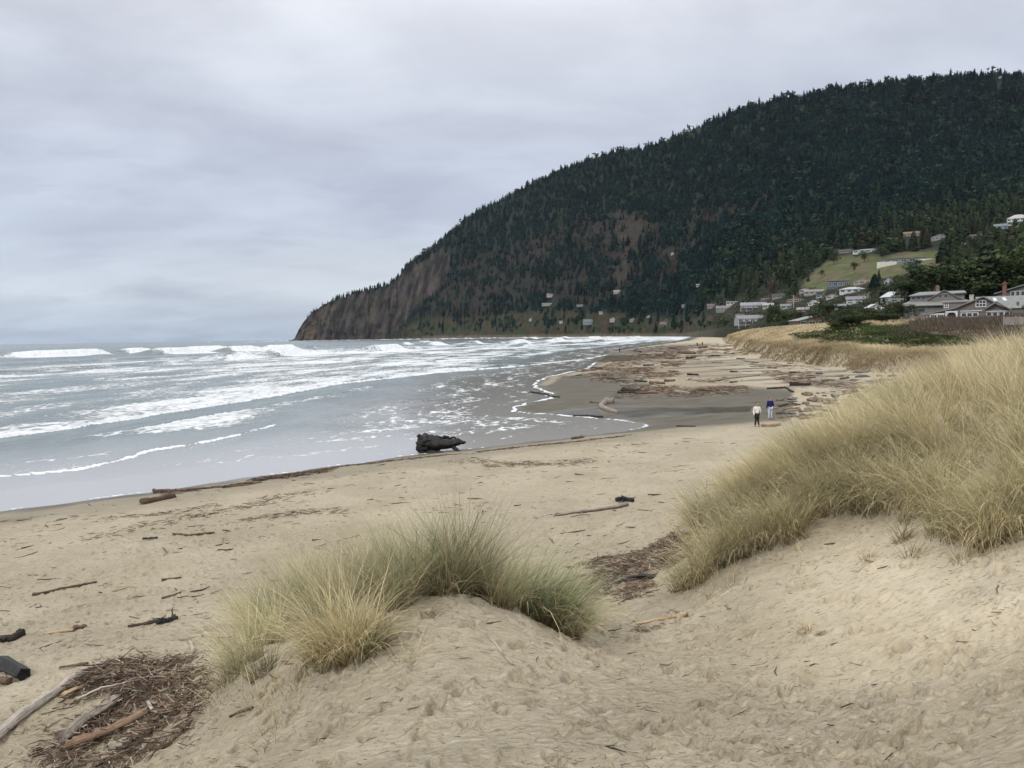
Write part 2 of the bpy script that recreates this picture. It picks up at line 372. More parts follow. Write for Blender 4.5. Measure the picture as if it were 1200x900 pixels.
debris = np.maximum(debris, traced(X, Y, [(700, 418), (760, 412), (800, 425), (870, 440), (860, 458), (760, 462), (730, 440)], 0.6, 0.004) * 0.8)
calm0 = sst(0.5, 4.0, GXm - 0.3 * (GYm - 6)) * sst(6.3, 8.0, GYm + 0.25 * GXm) * (1 - sst(18, 24, GYm))
V = np.stack([GXm.ravel(), GYm.ravel(), GZm.ravel()], 1)

T = mat('sand')
aw, ag, ai, ad = T.attr('wet'), T.attr('gloss'), T.attr('inland'), T.attr('debris')
n1 = T.noise(T.pos, 0.35, 5, 0.6); n2 = T.noise(T.pos, 3.2, 6, 0.62); n3 = T.noise(T.pos, 22, 6, 0.75); n4 = T.noise(T.scalev(T.pos, (1, 2.4, 1)), 9.0, 6, 0.7, 0.6)
dry = T.mix(T.mapr(n1, 0.35, 0.65), (0.430, 0.373, 0.268), (0.500, 0.442, 0.330))
dry = T.mix(T.mapr(n2, 0.40, 0.66), T.mix(1.0, dry, (0.91, 0.90, 0.88), 'MULTIPLY'), dry)
dry = T.mix(T.math('MULTIPLY', T.mapr(n4, 0.53, 0.62), 0.68), dry, (0.225, 0.185, 0.125))  # dark mottling painted in for the shade of crevices and crumbs
dry = T.mix(T.math('MULTIPLY', T.mapr(n3, 0.56, 0.66), 0.55), dry, (0.58, 0.52, 0.40))
speck = T.noise(T.pos, 60, 2, 0.5)
dry = T.mix(T.math('MULTIPLY', T.mapr(speck, 0.66, 0.74), 0.5), dry, (0.10, 0.075, 0.05))
wetc = T.mix(T.mapr(T.noise(T.scalev(T.pos, (0.4, 1.4, 1)), 0.8, 5, 0.6), 0.38, 0.62), (0.070, 0.063, 0.042), (0.105, 0.094, 0.066))
soil = T.mix(T.mapr(n2, 0.4, 0.6), (0.12, 0.095, 0.055), (0.22, 0.18, 0.105))
deb = T.mix(T.mapr(T.noise(T.pos, 7, 6, 0.75), 0.42, 0.58), (0.09, 0.06, 0.04), (0.30, 0.25, 0.17))
c = T.mix(aw, dry, wetc); c = T.mix(T.math('MULTIPLY', ad, T.mapr(n4, 0.4, 0.56)), c, deb); c = T.mix(ai, c, soil)
rgh = T.mix(aw, (0.95,) * 3, (0.70,) * 3); rgh = T.mix(ag, rgh, (0.10,) * 3)
hb = T.math('ADD', T.math('MULTIPLY', n3, 0.09), T.math('ADD', T.math('MULTIPLY', n4, 0.7), T.math('MULTIPLY', n2, 0.8)))
st = T.math('MULTIPLY', T.math('SUBTRACT', 1.0, T.math('MULTIPLY', aw, 0.92)), T.math('SUBTRACT', 1.0, T.math('MULTIPLY', T.attr('calm'), 0.72)))
nb = T.n('ShaderNodeBump', Height=hb, Distance=0.13, Strength=st).outputs[0]
setb(T, c, rgh, 0.35, nb); T.nt.links.new(rgh, T.b.inputs['Roughness'])
ground = link('beach', mesh_np('beach', V, grid_faces(NY, NX), T.m, {'wet': wet.ravel(), 'gloss': gloss.ravel(), 'inland': inland.ravel(), 'debris': debris.ravel(), 'calm': (sst(-.25, .15, fbm(GXm * .25, GYm * .3, 3, 171) + .25 * calm0) * np.maximum(calm0, .25)).ravel()}))
tag(ground, 'tan sand beach with footprints, wet dark flats and grassy dunes', kind='structure')

# ------------------------------------------------------------------ the sea
q = -sS; Yw, Xw = GYm, GXm
q2 = q + 14 * fbm(Xw * 0.006, Yw * 0.006, 3, 101) * sst(20, 120, q)
ph = q2 / 58.0 + 0.22 * fbm(Yw * 0.004, q * 0.002, 2, 105)
fr = ph - np.floor(ph); ci = np.floor(ph)
# one swell profile: steep towards the shore (small q side), long back
prof = np.exp(-((fr - 0.5) / np.where(fr < 0.5, 0.07, 0.20)) ** 2)
seg = perlin(Yw * 0.0085 + ci * 7.3, ci * 3.1 + 0.5, 108)
brk = sst(0.05, 0.40, seg) * sst(-0.25, 0.1, perlin(Yw * 0.03 + ci * 3.7, q2 * 0.01, 109)) * sst(45, 110, q2) * (1 - sst(330, 420, q2))
amp = 0.25 * sst(15, 60, q) + 0.55 * sst(60, 160, q) - 0.25 * sst(350, 900, q)
far = sst(2.2, 0.9, Yw / 1500)
hw = prof * (amp + 3.0 * brk * far) + 0.25 * fbm(Xw * 0.03, Yw * 0.03, 3, 111) * sst(20, 80, q)
hw += 0.10 * fbm(Xw * 0.16, Yw * 0.12, 3, 115) * sst(6, 40, q)
foam = np.zeros_like(q)
foam = np.maximum(foam, brk * np.exp(-((fr - 0.42) / 0.10) ** 2) * 1.5)
foam = np.maximum(foam, brk * sst(0.05, 0.4, fr) * (1 - sst(0.5, 0.95, fr)) * 0.75)
zone = sst(14, 30, q) * (1 - sst(150, 300, q2))
st1 = fbm(q2 * 0.045, Yw * 0.012, 4, 121); st2 = fbm(q2 * 0.16, Yw * 0.05, 3, 124)
foam = np.maximum(foam, zone * (0.55 + 0.52 * st1 + 0.36 * st2))
foam = np.maximum(foam, 0.32 * sst(150, 220, q2) * (1 - sst(330, 480, q2)) * (0.9 + 1.1 * st1))
farz = sst(300, 900, Yw) * sst(2, 12, q) * (1 - sst(120, 260, q))
foam = np.maximum(foam, farz * (0.66 + 0.4 * st1))
def front(pts, width, strength, lift, extend=25, z=0.1):
    """a bore line traced on the water: bright foam at its landward edge, thinning seaward"""
    global foam, hw
    w_ = [tuple(PZ(u, v, z)[:2]) for u, v in pts]; w_.sort(key=lambda p: p[1])
    fy_ = np.array([p[1] for p in w_]); fx_ = np.array([p[0] for p in w_])
    xf = np.interp(Yw, fy_, fx_) + 0.7 * fbm(Yw * 0.22, Yw * 0 + strength * 9, 3, 131) + 0.25 * perlin(Yw * 1.1, Xw * .1, 133)
    d = poly_dist(Xw + 0.5 * fbm(Xw * .3, Yw * .3, 3, 137) * (1 + Yw / 80), Yw, w_) * np.where(xf > Xw, 1.0, -1.0)      # >0 seaward of the front
    along = sst(fy_[0] - .3, fy_[0] + .4, Yw) * (1 - sst(fy_[-1] * 0.8, fy_[-1] * 1.05, Yw))
    lead = np.exp(-((d - 0.12 * width) / (0.16 * width)) ** 2)
    tail = np.where(d > 0, np.exp(-d / extend), 0)
    foam = np.maximum(foam, along * (lead * strength * np.clip(.75 + .8 * fbm(Xw * .28, Yw * .28, 3, 139), .35, 1.2) + (0.5 * strength) * tail * (0.75 + 0.9 * st2)))
    foam = np.where((along > 0.3) & (d < 0) & (d > -6), np.minimum(foam, 1 - along + 0.28), foam)
    hw = hw + lift * along * np.where(d > 0, sst(0, 0.5 * width, d) * np.exp(-np.maximum(d, 0) / (width * 3)), 0)
front([(-80, 524), (0, 513), (100, 499), (215, 481), (300, 468), (400, 450), (520, 436), (600, 430), (690, 420), (740, 410)], 3.2, 1.05, 0.28, 22)
front([(-80, 566), (0, 557), (50, 553), (92, 549), (130, 540), (180, 527), (240, 517), (290, 507), (320, 498), (333, 488)], 1.6, 0.95, 0.12, 5)
front([(420, 496), (470, 492), (510, 487), (545, 482)], 1.2, 0.7, 0.06, 3)
edge = (.9 + .6 * perlin(Xw * .5, Yw * .3, 142)) * np.exp(-((sS + 0.30) / (0.12 + 0.0017 * Yw)) ** 2) * sst(57, 62, Yw) * (1 - sst(185, 230, Yw))
edge = np.maximum(edge, np.exp(-((sS + 0.25) / 0.14) ** 2) * 0.7 * sst(0.0, 0.2, perlin(Xw * .35, Yw * .2, 141)))
foam = np.maximum(foam, edge * 1.1)
shal = sst(0.2, 3.0, q) * (1 - sst(14, 26, q))
foam = np.maximum(foam, shal * (1 - .7 * film) * (0.37 + 0.34 * fbm(q * 0.5, Yw * 0.10, 3, 144) + 0.18 * st2))
base = np.clip(np.clip(-(sS) * 0.03, -0.05, 0.02), -0.05, 0.02)
rip = 0.012 * fbm(Xw * 1.3, Yw * 0.9, 3, 151) * sst(1, 6, q)
WZ = np.maximum(GZm + base, np.where(q > 0, hw * sst(3, 25, q) + rip, -9))
keep = (q.reshape(NY, NX) > -1.2) & (GYm > 20)
kf = keep[:-1, :-1] & keep[1:, 1:] & keep[1:, :-1] & keep[:-1, 1:]
depth = sst(2, 30, q)
T = mat('sea_water')
af, dp, film_sheen = T.attr('foam'), T.attr('deep'), T.attr('rough')
m1 = T.noise(T.scalev(T.pos, (1, 0.62, 1)), 0.9, 8, 0.72, 0.8); m2 = T.noise(T.scalev(T.pos, (1, 0.35, 1)), 0.16, 6, 0.68, 0.4)
mm = T.math('ADD', T.math('MULTIPLY', m1, 0.6), T.math('MULTIPLY', m2, 0.4))
vor = T.n('ShaderNodeTexVoronoi', {'feature': 'DISTANCE_TO_EDGE'}, Vector=T.scalev(T.n('ShaderNodeVectorMath', {'operation': 'ADD'}, i0=T.pos, i1=T.n('ShaderNodeTexNoise', Vector=T.pos, Scale=0.8, Detail=3.0).outputs['Color']).outputs[0], (1, 0.6, 1)), Scale=0.9).outputs['Distance']
lace = T.math('SUBTRACT', 1.0, T.mapr(vor, 0.0, 0.22))
thr = T.math('SUBTRACT', 0.86, T.math('MULTIPLY', af, 0.62))
val = T.math('ADD', mm, T.math('MULTIPLY', lace, 0.09))
fo = T.mapr(T.math('SUBTRACT', val, thr), -0.055, 0.105)
fo = T.math('MULTIPLY', fo, T.mapr(af, 0.03, 0.22))
deepc = T.mix(T.mapr(m2, 0.35, 0.65), (0.095, 0.125, 0.128), (0.16, 0.20, 0.20))
wc = T.mix(dp, (0.34, 0.335, 0.32), deepc)
wc = T.mix(film_sheen, wc, (0.36, 0.355, 0.355)); wc = T.mix(fo, wc, T.mix(T.mapr(m1, 0.3, 0.7), (0.50, 0.54, 0.56), (0.80, 0.82, 0.83)))  # pale film tone stands in for sky mirrored on the wet strip
r1 = T.noise(T.scalev(T.pos, (1, 0.6, 1)), 2.2, 6, 0.65); r2 = T.noise(T.scalev(T.pos, (1, 0.45, 1)), 0.22, 5, 0.6)
hh = T.math('ADD', T.math('ADD', T.math('MULTIPLY', r1, 0.10), T.math('MULTIPLY', r2, 0.9)), T.math('MULTIPLY', fo, T.math('MULTIPLY', m1, 0.35)))
nb = T.n('ShaderNodeBump', Height=hh, Distance=T.math('ADD', 0.06, T.math('MULTIPLY', dp, 1.1)), Strength=T.math('ADD', T.math('SUBTRACT', 0.25, T.math('MULTIPLY', film_sheen, 0.17)), T.math('MULTIPLY', dp, 0.55))).outputs[0]
rr = T.math('ADD', T.math('ADD', 0.07, T.math('MULTIPLY', dp, 0.16)), T.math('MULTIPLY', fo, 0.6))
setb(T, wc, rr, 0.5, nb, 1.33)
sea = link('sea_water', mesh_np('sea_water', np.stack([Xw.ravel(), Yw.ravel(), WZ.ravel()], 1), grid_faces(NY, NX, kf), T.m,
      {'foam': np.clip(foam, 0, 1.3).ravel(), 'deep': depth.ravel(), 'rough': ((1 - sst(5.0, 7.0, q + .6 * fbm(Xw * .3, Yw * .3, 2, 161))) * (1 - sst(46, 56, Yw))).ravel()}))  # the last mask carries the painted pale sheen of the film
tag(sea, 'grey green sea with lines of white surf running in to the beach', kind='structure')
_sm = sea.data
# drop vertices no face uses
_bm = bmesh.new(); _bm.from_mesh(_sm); bmesh.ops.delete(_bm, geom=[v for v in _bm.verts if not v.link_faces], context='VERTS'); _bm.to_mesh(_sm); _bm.free()
# ------------------------------------------------------------------ the mountain: columns of surveyed (row, depth) pairs
RIDGE = [(338, 400), (345, 397), (350, 386), (357, 375), (366, 366), (385, 354), (410, 346), (430, 340), (455, 334), (466, 326), (474, 316), (482, 306), (500, 295), (520, 278), (545, 258), (560, 247), (580, 238), (600, 227), (650, 203),
         (700, 184), (735, 176), (755, 176), (790, 162), (830, 145), (870, 128), (900, 121), (925, 116), (950, 112), (970, 105), (1000, 104), (1050, 98), (1100, 92), (1150, 89), (1200, 88), (1300, 92), (1450, 110), (1600, 150)]
BASE = [(338, 402), (345, 401), (450, 397), (560, 395), (650, 394), (750, 393), (800, 393), (850, 386), (900, 388), (950, 388), (1000, 384), (1060, 381), (1120, 378), (1200, 374), (1450, 372), (1600, 372)]
TK = np.array([0, .15, .3, .5, .75, 1.0])
DC = {338: (3320, 3322, 3325, 3328, 3331, 3334), 345: (3300, 3303, 3306, 3312, 3322, 3335), 460: (2900, 2908, 2920, 2940, 2970, 3010), 560: (2500, 2530, 2580, 2670, 2790, 2900), 650: (2080, 2120, 2190, 2320, 2500, 2680),
      750: (1660, 1700, 1790, 1970, 2220, 2430), 800: (1360, 1450, 1570, 1780, 2080, 2330), 850: (760, 1080, 1300, 1620, 1960, 2250), 900: (480, 850, 1130, 1500, 1880, 2180), 1000: (300, 600, 950, 1400, 1820, 2080),
      1100: (240, 430, 830, 1300, 1730, 1980), 1200: (225, 340, 600, 1200, 1650, 1930), 1600: (220, 330, 560, 1100, 1600, 1900)}
dcu = np.array(sorted(DC)); dct = np.array([DC[k] for k in dcu], float)
def mvb(u): return np.interp(u, *zip(*BASE))
def mvr(u): return np.interp(u, *zip(*RIDGE)) + 2.2 * fbm(np.asarray(u, float) * 0.16, np.asarray(u, float) * 0 + .5, 4, 199) * np.interp(u, [345, 352, 470, 620, 1500], [0, 1, 1, .6, .6])
def mt(u, v): return (mvb(u) - v) / (mvb(u) - mvr(u))
def MD(u, t):
    u = np.asarray(u, float); t = np.asarray(t, float)
    i = np.clip(np.searchsorted(dcu, u) - 1, 0, len(dcu) - 2); f = (u - dcu[i]) / (dcu[i + 1] - dcu[i])
    j = np.clip(np.searchsorted(TK, t) - 1, 0, len(TK) - 2); g = (t - TK[j]) / (TK[j + 1] - TK[j])
    lo = np.log(dct)
    L = (lo[i, j] * (1 - g) + lo[i, j + 1] * g) * (1 - f) + (lo[i + 1, j] * (1 - g) + lo[i + 1, j + 1] * g) * f
    d = np.exp(L)
    rel = fbm(u * 0.022 + t * 1.2, t * 2.2 - u * 0.004, 3, 201) * 0.030 + fbm(u * 0.07, t * 3.0, 3, 205) * 0.008
    cl = sst(620, 520, u)
    rel = rel * (1 - 0.7 * cl) + cl * (0.009 * fbm(u * 0.10, t * 1.0, 4, 208) + 0.006 * fbm(u * 0.35, t * 1.6, 3, 211))
    return d * (1 + rel * sst(-0.02, 0.15, t) * sst(330, 1000, d) * (1 - .3 * t))
def MP(u, v):
    u = np.asarray(u, float); v = np.asarray(v, float)
    d = MD(u, np.clip(mt(u, v), 0, 1)); r = rays(u, v)
    return np.stack([r[..., 0] * d, r[..., 1] * d, E + r[..., 2] * d], -1)
ms = np.concatenate([np.arange(338, 620, 0.8), np.arange(620, 1300, 1.7), np.arange(1300, 1601, 6)])
tt = np.linspace(0, 1, 190)
U_, T_ = np.meshgrid(ms, tt)
V_ = mvb(U_) + (mvr(U_) - mvb(U_)) * T_
MPos = MP(U_, V_)
# skirt at the foot (runs down under the beach) and a back slope behind the ridge
foot = MPos[0].copy(); foot[:, 2] = -6; foot[:, :2] *= 0.985
back = []
for k, (dd, dz_) in enumerate(((60, -25), (200, -110), (600, -330), (1200, -640))):
    b = MPos[-1].copy(); nrm = b[:, :2] / np.linalg.norm(b[:, :2], axis=1)[:, None]
    b[:, :2] += nrm * dd; b[:, 2] = np.maximum(b[:, 2] + dz_, -6); back.append(b)
MG = np.concatenate([foot[None], MPos] + [b[None] for b in back], 0)
Ug = np.concatenate([U_[:1], U_] + [U_[-1:]] * 4, 0); Vg = np.concatenate([V_[:1], V_] + [V_[-1:]] * 4, 0)
def im(u, v, pts, soft=3.0, warp=5.0):
    uu = u + warp * fbm(u * 0.03, v * 0.05, 3, 221); vv = v + warp * 0.6 * fbm(u * 0.04, v * 0.06, 3, 224)
    return pmask(uu, vv, pts, soft)
MEADOW = [(938, 336), (955, 318), (975, 301), (1000, 298), (1040, 300), (1075, 294), (1112, 292), (1124, 306), (1108, 318), (1090, 326), (1060, 322), (1020, 332), (985, 336), (965, 342)]
CLIFF = [(335, 405), (345, 372), (380, 352), (455, 336), (470, 318), (500, 296), (516, 290), (528, 300), (524, 330), (500, 352), (480, 372), (470, 384), (440, 402)]
BROWN = [(498, 345), (520, 310), (560, 302), (600, 288), (640, 275), (690, 252), (730, 248), (790, 250), (850, 243), (905, 240), (905, 256), (850, 264), (800, 296), (795, 330), (770, 345), (690, 358), (640, 352), (560, 372), (500, 385)]
SCAR = [(722, 252), (740, 250), (760, 262), (758, 275), (742, 290), (735, 335), (722, 345), (716, 320), (722, 285)]
LOWSL = [(440, 405), (470, 388), (500, 372), (560, 372), (640, 362), (700, 366), (780, 372), (850, 368), (870, 392), (850, 408)]
TOWN = [(835, 395), (838, 350), (900, 338), (940, 330), (1000, 335), (1060, 325), (1110, 300), (1130, 312), (1080, 345), (1060, 395)]
RIGHTSHR = [(1010, 400), (1060, 376), (1080, 366), (1200, 360), (1400, 350), (1400, 420)]
mk = {k: im(Ug, Vg, p) for k, p in (('mead', MEADOW), ('cliff', CLIFF), ('brown', BROWN), ('scar', SCAR), ('low', LOWSL), ('town', TOWN))}
def lerp3(c, c2, m): return c * (1 - m[..., None]) + np.array(c2) * m[..., None]
cc = np.zeros(Ug.shape + (3,)); cc[:] = (0.020, 0.028, 0.020)
nz = sst(-0.2, 0.25, fbm(Ug * 0.05, Vg * 0.08, 4, 231)); nz2 = sst(-0.1, 0.3, fbm(Ug * 0.12, Vg * 0.2, 4, 235))
cc = lerp3(cc, (0.034, 0.029, 0.025), mk['brown'] * (0.45 + 0.55 * nz))
lowc = lerp3(lerp3(np.zeros_like(cc) + (0.042, 0.050, 0.026), (0.066, 0.050, 0.034), nz), (0.035, 0.045, 0.024), nz2 * 0.7)
cc = cc * (1 - mk['low'][..., None]) + lowc * mk['low'][..., None]
cc = lerp3(cc, (0.030, 0.034, 0.022), mk['town'])
md = lerp3(np.zeros_like(cc) + (0.085, 0.098, 0.042), (0.108, 0.098, 0.056), nz)
cc = cc * (1 - mk['mead'][..., None]) + md * mk['mead'][..., None]
cc = lerp3(cc, (0.070, 0.052, 0.043), mk['scar'] * 0.35)
strat = sst(-0.25, 0.35, fbm(Ug * 0.16 + Vg * 0.05, Vg * 0.035, 5, 241)); st_g = sst(0.05, 0.35, fbm(Ug * 0.07, Vg * 0.07, 3, 244))  # rock striations; contrast also painted for dark gullies, as the lighting is flat
rk = lerp3(lerp3(np.zeros_like(cc) + (0.016, 0.014, 0.015), (0.072, 0.058, 0.052), strat), (0.045, 0.050, 0.028), st_g * 0.6)
lit_end = sst(400, 352, Ug) * sst(0, .3, fbm(Ug * .1, Vg * .06, 2, 249) + .2)  # warm light on the cliff's left end, painted into the rock colour
rk = lerp3(rk, (0.10, 0.075, 0.048), lit_end * 0.7)
cc = cc * (1 - mk['cliff'][..., None]) + rk * mk['cliff'][..., None]
strip = sst(5.0, 2.0, np.abs(Vg - (mvb(Ug) - 0.8)) * 1.0) * sst(470, 520, Ug) * sst(860, 800, Ug) * 0.6
cc = lerp3(cc, (0.16, 0.135, 0.11), strip * sst(3.5, 1.2, mvb(Ug) - Vg))
hill_mat = tint_mat('hillside', 0.95, 0, 0.1, nscale=0.06, nbump=6.0)
hb_ = link('mountain', mesh_np('mountain', MG.reshape(-1, 3), grid_faces(MG.shape[0], MG.shape[1]), hill_mat, colors=cc.reshape(-1, 3)))
tag(hb_, 'steep forested headland mountain with brown rock cliffs falling to the sea', kind='structure')

# ------------------------------------------------------------------ vegetation builders
class Soup:
    def __init__(s): s.v = []; s.f = []; s.c = []; s.n = 0
    def add(s, V, Fa, C):
        s.v.append(V.astype(np.float32)); s.f.append(Fa + s.n); s.c.append(C.astype(np.float32)); s.n += len(V)
    def mesh(s, name, m, smooth=False):
        return mesh_np(name, np.concatenate(s.v), [np.concatenate(s.f)], m, colors=np.concatenate(s.c), smooth=smooth)
def tri_template(kind, seed, detail):
    """unit-height tree crown made of many small faces; returns (n,3,3) triangles and a per-face shade factor"""
    r = np.random.default_rng(seed); tr = []; sh = []
    if kind == 'conifer':
        wmax = 0.25
        for i in range(detail):
            zc = 0.10 + 0.88 * (i + r.random()) / detail; zc = min(zc, 0.97)
            a = r.random() * 6.283; L = wmax * (1 - zc) ** 0.5 * r.uniform(0.65, 1.25) + 0.015
            wd = L * r.uniform(0.35, 0.6) + 0.006; dr = -L * r.uniform(0.2, 0.6)
            ca, sa = math.cos(a), math.sin(a)
            tr.append([(-sa * wd, ca * wd, zc + 0.01), (sa * wd, -ca * wd, zc), (ca * L, sa * L, zc + dr)])
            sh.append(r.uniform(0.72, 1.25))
            if detail > 100:
                tr.append([(ca * L * .25, sa * L * .25, zc + 0.035), (ca * L * .7 - sa * wd * .8, sa * L * .7 + ca * wd * .8, zc + dr * .8), (ca * L * .8 + sa * wd * .3, sa * L * .8 - ca * wd * .3, zc + dr)])
                sh.append(r.uniform(0.6, 1.3))
        tr.append([(-.012, 0, .9), (.012, 0, .9), (0, 0, 1.0)]); sh.append(1.2)
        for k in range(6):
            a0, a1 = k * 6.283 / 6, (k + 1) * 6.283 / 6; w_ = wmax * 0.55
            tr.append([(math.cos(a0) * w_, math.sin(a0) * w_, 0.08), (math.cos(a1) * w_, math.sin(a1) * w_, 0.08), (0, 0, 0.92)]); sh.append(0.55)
    elif kind == 'bare':                               # leafless alder: a vase of fine upward twigs
        for i in range(detail):
            a = r.random() * 6.283; z0 = r.uniform(0.15, 0.7); L = r.uniform(0.15, 0.4); sp = r.uniform(0.05, 0.32) * (0.4 + z0)
            b = np.array([math.cos(a) * sp * 0.5, math.sin(a) * sp * 0.5, z0]); t = np.array([math.cos(a) * sp * 1.2, math.sin(a) * sp * 1.2, min(1, z0 + L)])
            wv = np.array([-math.sin(a), math.cos(a), 0]) * (0.02 if detail < 60 else 0.010)
            tr.append([b - wv, b + wv, t]); sh.append(r.uniform(0.6, 1.4))
    else:                                              # 'round' or 'shrub' crowns: leaf clumps through several lobes
        lobes = [(r.normal(0, 0.15), r.normal(0, 0.15), r.uniform(0.22, 0.82), r.uniform(0.13, 0.22)) for _ in range(14)] if kind == 'round' else \
                [(r.normal(0, 0.42), r.normal(0, 0.36), r.uniform(0.25, 0.75), r.uniform(0.16, 0.30)) for _ in range(14)]
        for i in range(detail):
            lx, ly_, lz, lr = lobes[i % len(lobes)]
            p = r.normal(0, 1, 3); p /= np.linalg.norm(p); rr_ = lr * r.uniform(0.55, 1.08)
            c0 = np.array([lx, ly_, lz]) + p * rr_ * np.array([1, 1, 0.75]); c0[2] = max(c0[2], 0.03)
            s_ = (0.10 if detail < 120 else 0.040 if detail < 900 else 0.020) * r.uniform(0.6, 1.3)
            tdir = np.cross(p, r.normal(0, 1, 3)); tdir /= np.linalg.norm(tdir) + 1e-9; bdir = np.cross(p + r.normal(0, .5, 3), tdir)
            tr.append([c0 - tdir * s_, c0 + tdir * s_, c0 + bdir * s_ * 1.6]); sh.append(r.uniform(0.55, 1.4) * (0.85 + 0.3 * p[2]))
    return np.array(tr), np.array(sh)
def stamp(soup, tmpl, P, H, W, tint, rng):
    """many copies of a crown template: P (n,3) feet, H heights, W width factors, tint (n,3)"""
    tr, sh = tmpl; n = len(P); m = len(tr)
    a = rng.random(n) * 6.283; ca, sa = np.cos(a)[:, None, None], np.sin(a)[:, None, None]
    x = tr[None, :, :, 0] * W[:, None, None]; y = tr[None, :, :, 1] * W[:, None, None]; z = tr[None, :, :, 2] * H[:, None, None]
    X_ = x * ca - y * sa + P[:, 0, None, None]; Y_ = x * sa + y * ca + P[:, 1, None, None]; Z_ = z + P[:, 2, None, None]
    V = np.stack([X_, Y_, Z_], -1).reshape(-1, 3)
    C = np.repeat((tint[:, None, :] * sh[None, :, None]), 3, axis=1).reshape(-1, 3)
    soup.add(V, np.arange(len(V)).reshape(-1, 3), C)
leaf_mat = tint_mat('needle_foliage', 0.85, 0.0, 0.05)
# where the forest stands
rf2 = np.random.default_rng(77)
NS = 60000
u_ = rf2.uniform(352, 1330, NS); v_ = rf2.uniform(84, 396, NS)
t_ = mt(u_, v_); ok = (t_ > 0.01) & (t_ < 1.0); u_, v_, t_ = u_[ok], v_[ok], t_[ok]
d_ = MD(u_, t_)
inM, inC, inB, inL, inT, inS = [im(u_, v_, p, 2.0) for p in (MEADOW, CLIFF, BROWN, LOWSL, TOWN, SCAR)]
pn = fbm(u_ * 0.035, v_ * 0.05, 3, 261)
den = np.ones_like(u_)
den *= np.clip(2000 / d_, 1, 3) ** -0.5 * 1.0
den = np.where(inB > .5, np.where(pn > -0.12, 0.95, 0.55), den)
den = np.where(inL > .5, np.where(pn > 0.05, 0.55, 0.08), den)
den = den * (1 - .75 * inS); den = den * (1 - 0.985 * inM)
den = np.where(inC > .5, np.where(t_ > 0.90, 0.9, np.where(pn > 0.28, 0.08, 0.0)), den)
den = np.where(inT > .5, 0.20 * (pn > -0.1) + .03, den)
den = np.where((u_ > 935) & (u_ < 1115) & (v_ > 333) & (v_ < 356), den * .15, den)
# clearings kept open round the houses
HOUSE_SPOTS = []
# ------------------------------------------------------------------ houses
def bm_new(): return bmesh.new()
def bm_box(bm, x0, x1, y0, y1, z0, z1):
    vs_ = [bm.verts.new((x, y, z)) for z in (z0, z1) for x, y in ((x0, y0), (x1, y0), (x1, y1), (x0, y1))]
    for f in ((0, 3, 2, 1), (4, 5, 6, 7), (0, 1, 5, 4), (1, 2, 6, 5), (2, 3, 7, 6), (3, 0, 4, 7)): bm.faces.new([vs_[i] for i in f])
def bm_poly(bm, pts, thick):
    """a planar polygon given thickness along its normal"""
    n = (Vector(pts[1]) - Vector(pts[0])).cross(Vector(pts[2]) - Vector(pts[0])).normalized() * thick
    a = [bm.verts.new(p) for p in pts]; b = [bm.verts.new(Vector(p) - n) for p in pts]
    bm.faces.new(a); bm.faces.new(b[::-1])
    for i in range(len(a)): j = (i + 1) % len(a); bm.faces.new((a[j], a[i], b[i], b[j]))
def bm_gable_roof(bm, x0, x1, y0, y1, z0, z1, axis='x', o=0.5, th=0.22, ridge=0.5):
    if axis == 'x':
        ym = y0 + (y1 - y0) * ridge; s0 = (z1 - z0) / (ym - y0); s1 = (z1 - z0) / (y1 - ym)
        bm_poly(bm, [(x0 - o, y0 - o, z0 - s0 * o), (x1 + o, y0 - o, z0 - s0 * o), (x1 + o, ym, z1), (x0 - o, ym, z1)], th)
        bm_poly(bm, [(x1 + o, y1 + o, z0 - s1 * o), (x0 - o, y1 + o, z0 - s1 * o), (x0 - o, ym + .002, z1), (x1 + o, ym + .002, z1)], th)
    else:
        xm = x0 + (x1 - x0) * ridge; s0 = (z1 - z0) / (xm - x0); s1 = (z1 - z0) / (x1 - xm)
        bm_poly(bm, [(x0 - o, y1 + o, z0 - s0 * o), (x0 - o, y0 - o, z0 - s0 * o), (xm, y0 - o, z1), (xm, y1 + o, z1)], th)
        bm_poly(bm, [(x1 + o, y0 - o, z0 - s1 * o), (x1 + o, y1 + o, z0 - s1 * o), (xm + .002, y1 + o, z1), (xm + .002, y0 - o, z1)], th)
def bm_gable_wall(bm, x0, x1, y0, y1, z0, ze, zr, axis='x', ridge=0.5):
    """solid body with gable ends"""
    if axis == 'x':
        ym = y0 + (y1 - y0) * ridge; prof_ = [(y0, z0), (y1, z0), (y1, ze), (ym, zr), (y0, ze)]
        A_ = [bm.verts.new((x0, y, z)) for y, z in prof_]; B_ = [bm.verts.new((x1, y, z)) for y, z in prof_]
    else:
        xm = x0 + (x1 - x0) * ridge; prof_ = [(x0, z0), (x1, z0), (x1, ze), (xm, zr), (x0, ze)]
        A_ = [bm.verts.new((x, y1, z)) for x, z in prof_]; B_ = [bm.verts.new((x, y0, z)) for x, z in prof_]
    bm.faces.new(A_[::-1]); bm.faces.new(B_)
    for i in range(5): j = (i + 1) % 5; bm.faces.new((A_[i], A_[j], B_[j], B_[i]))
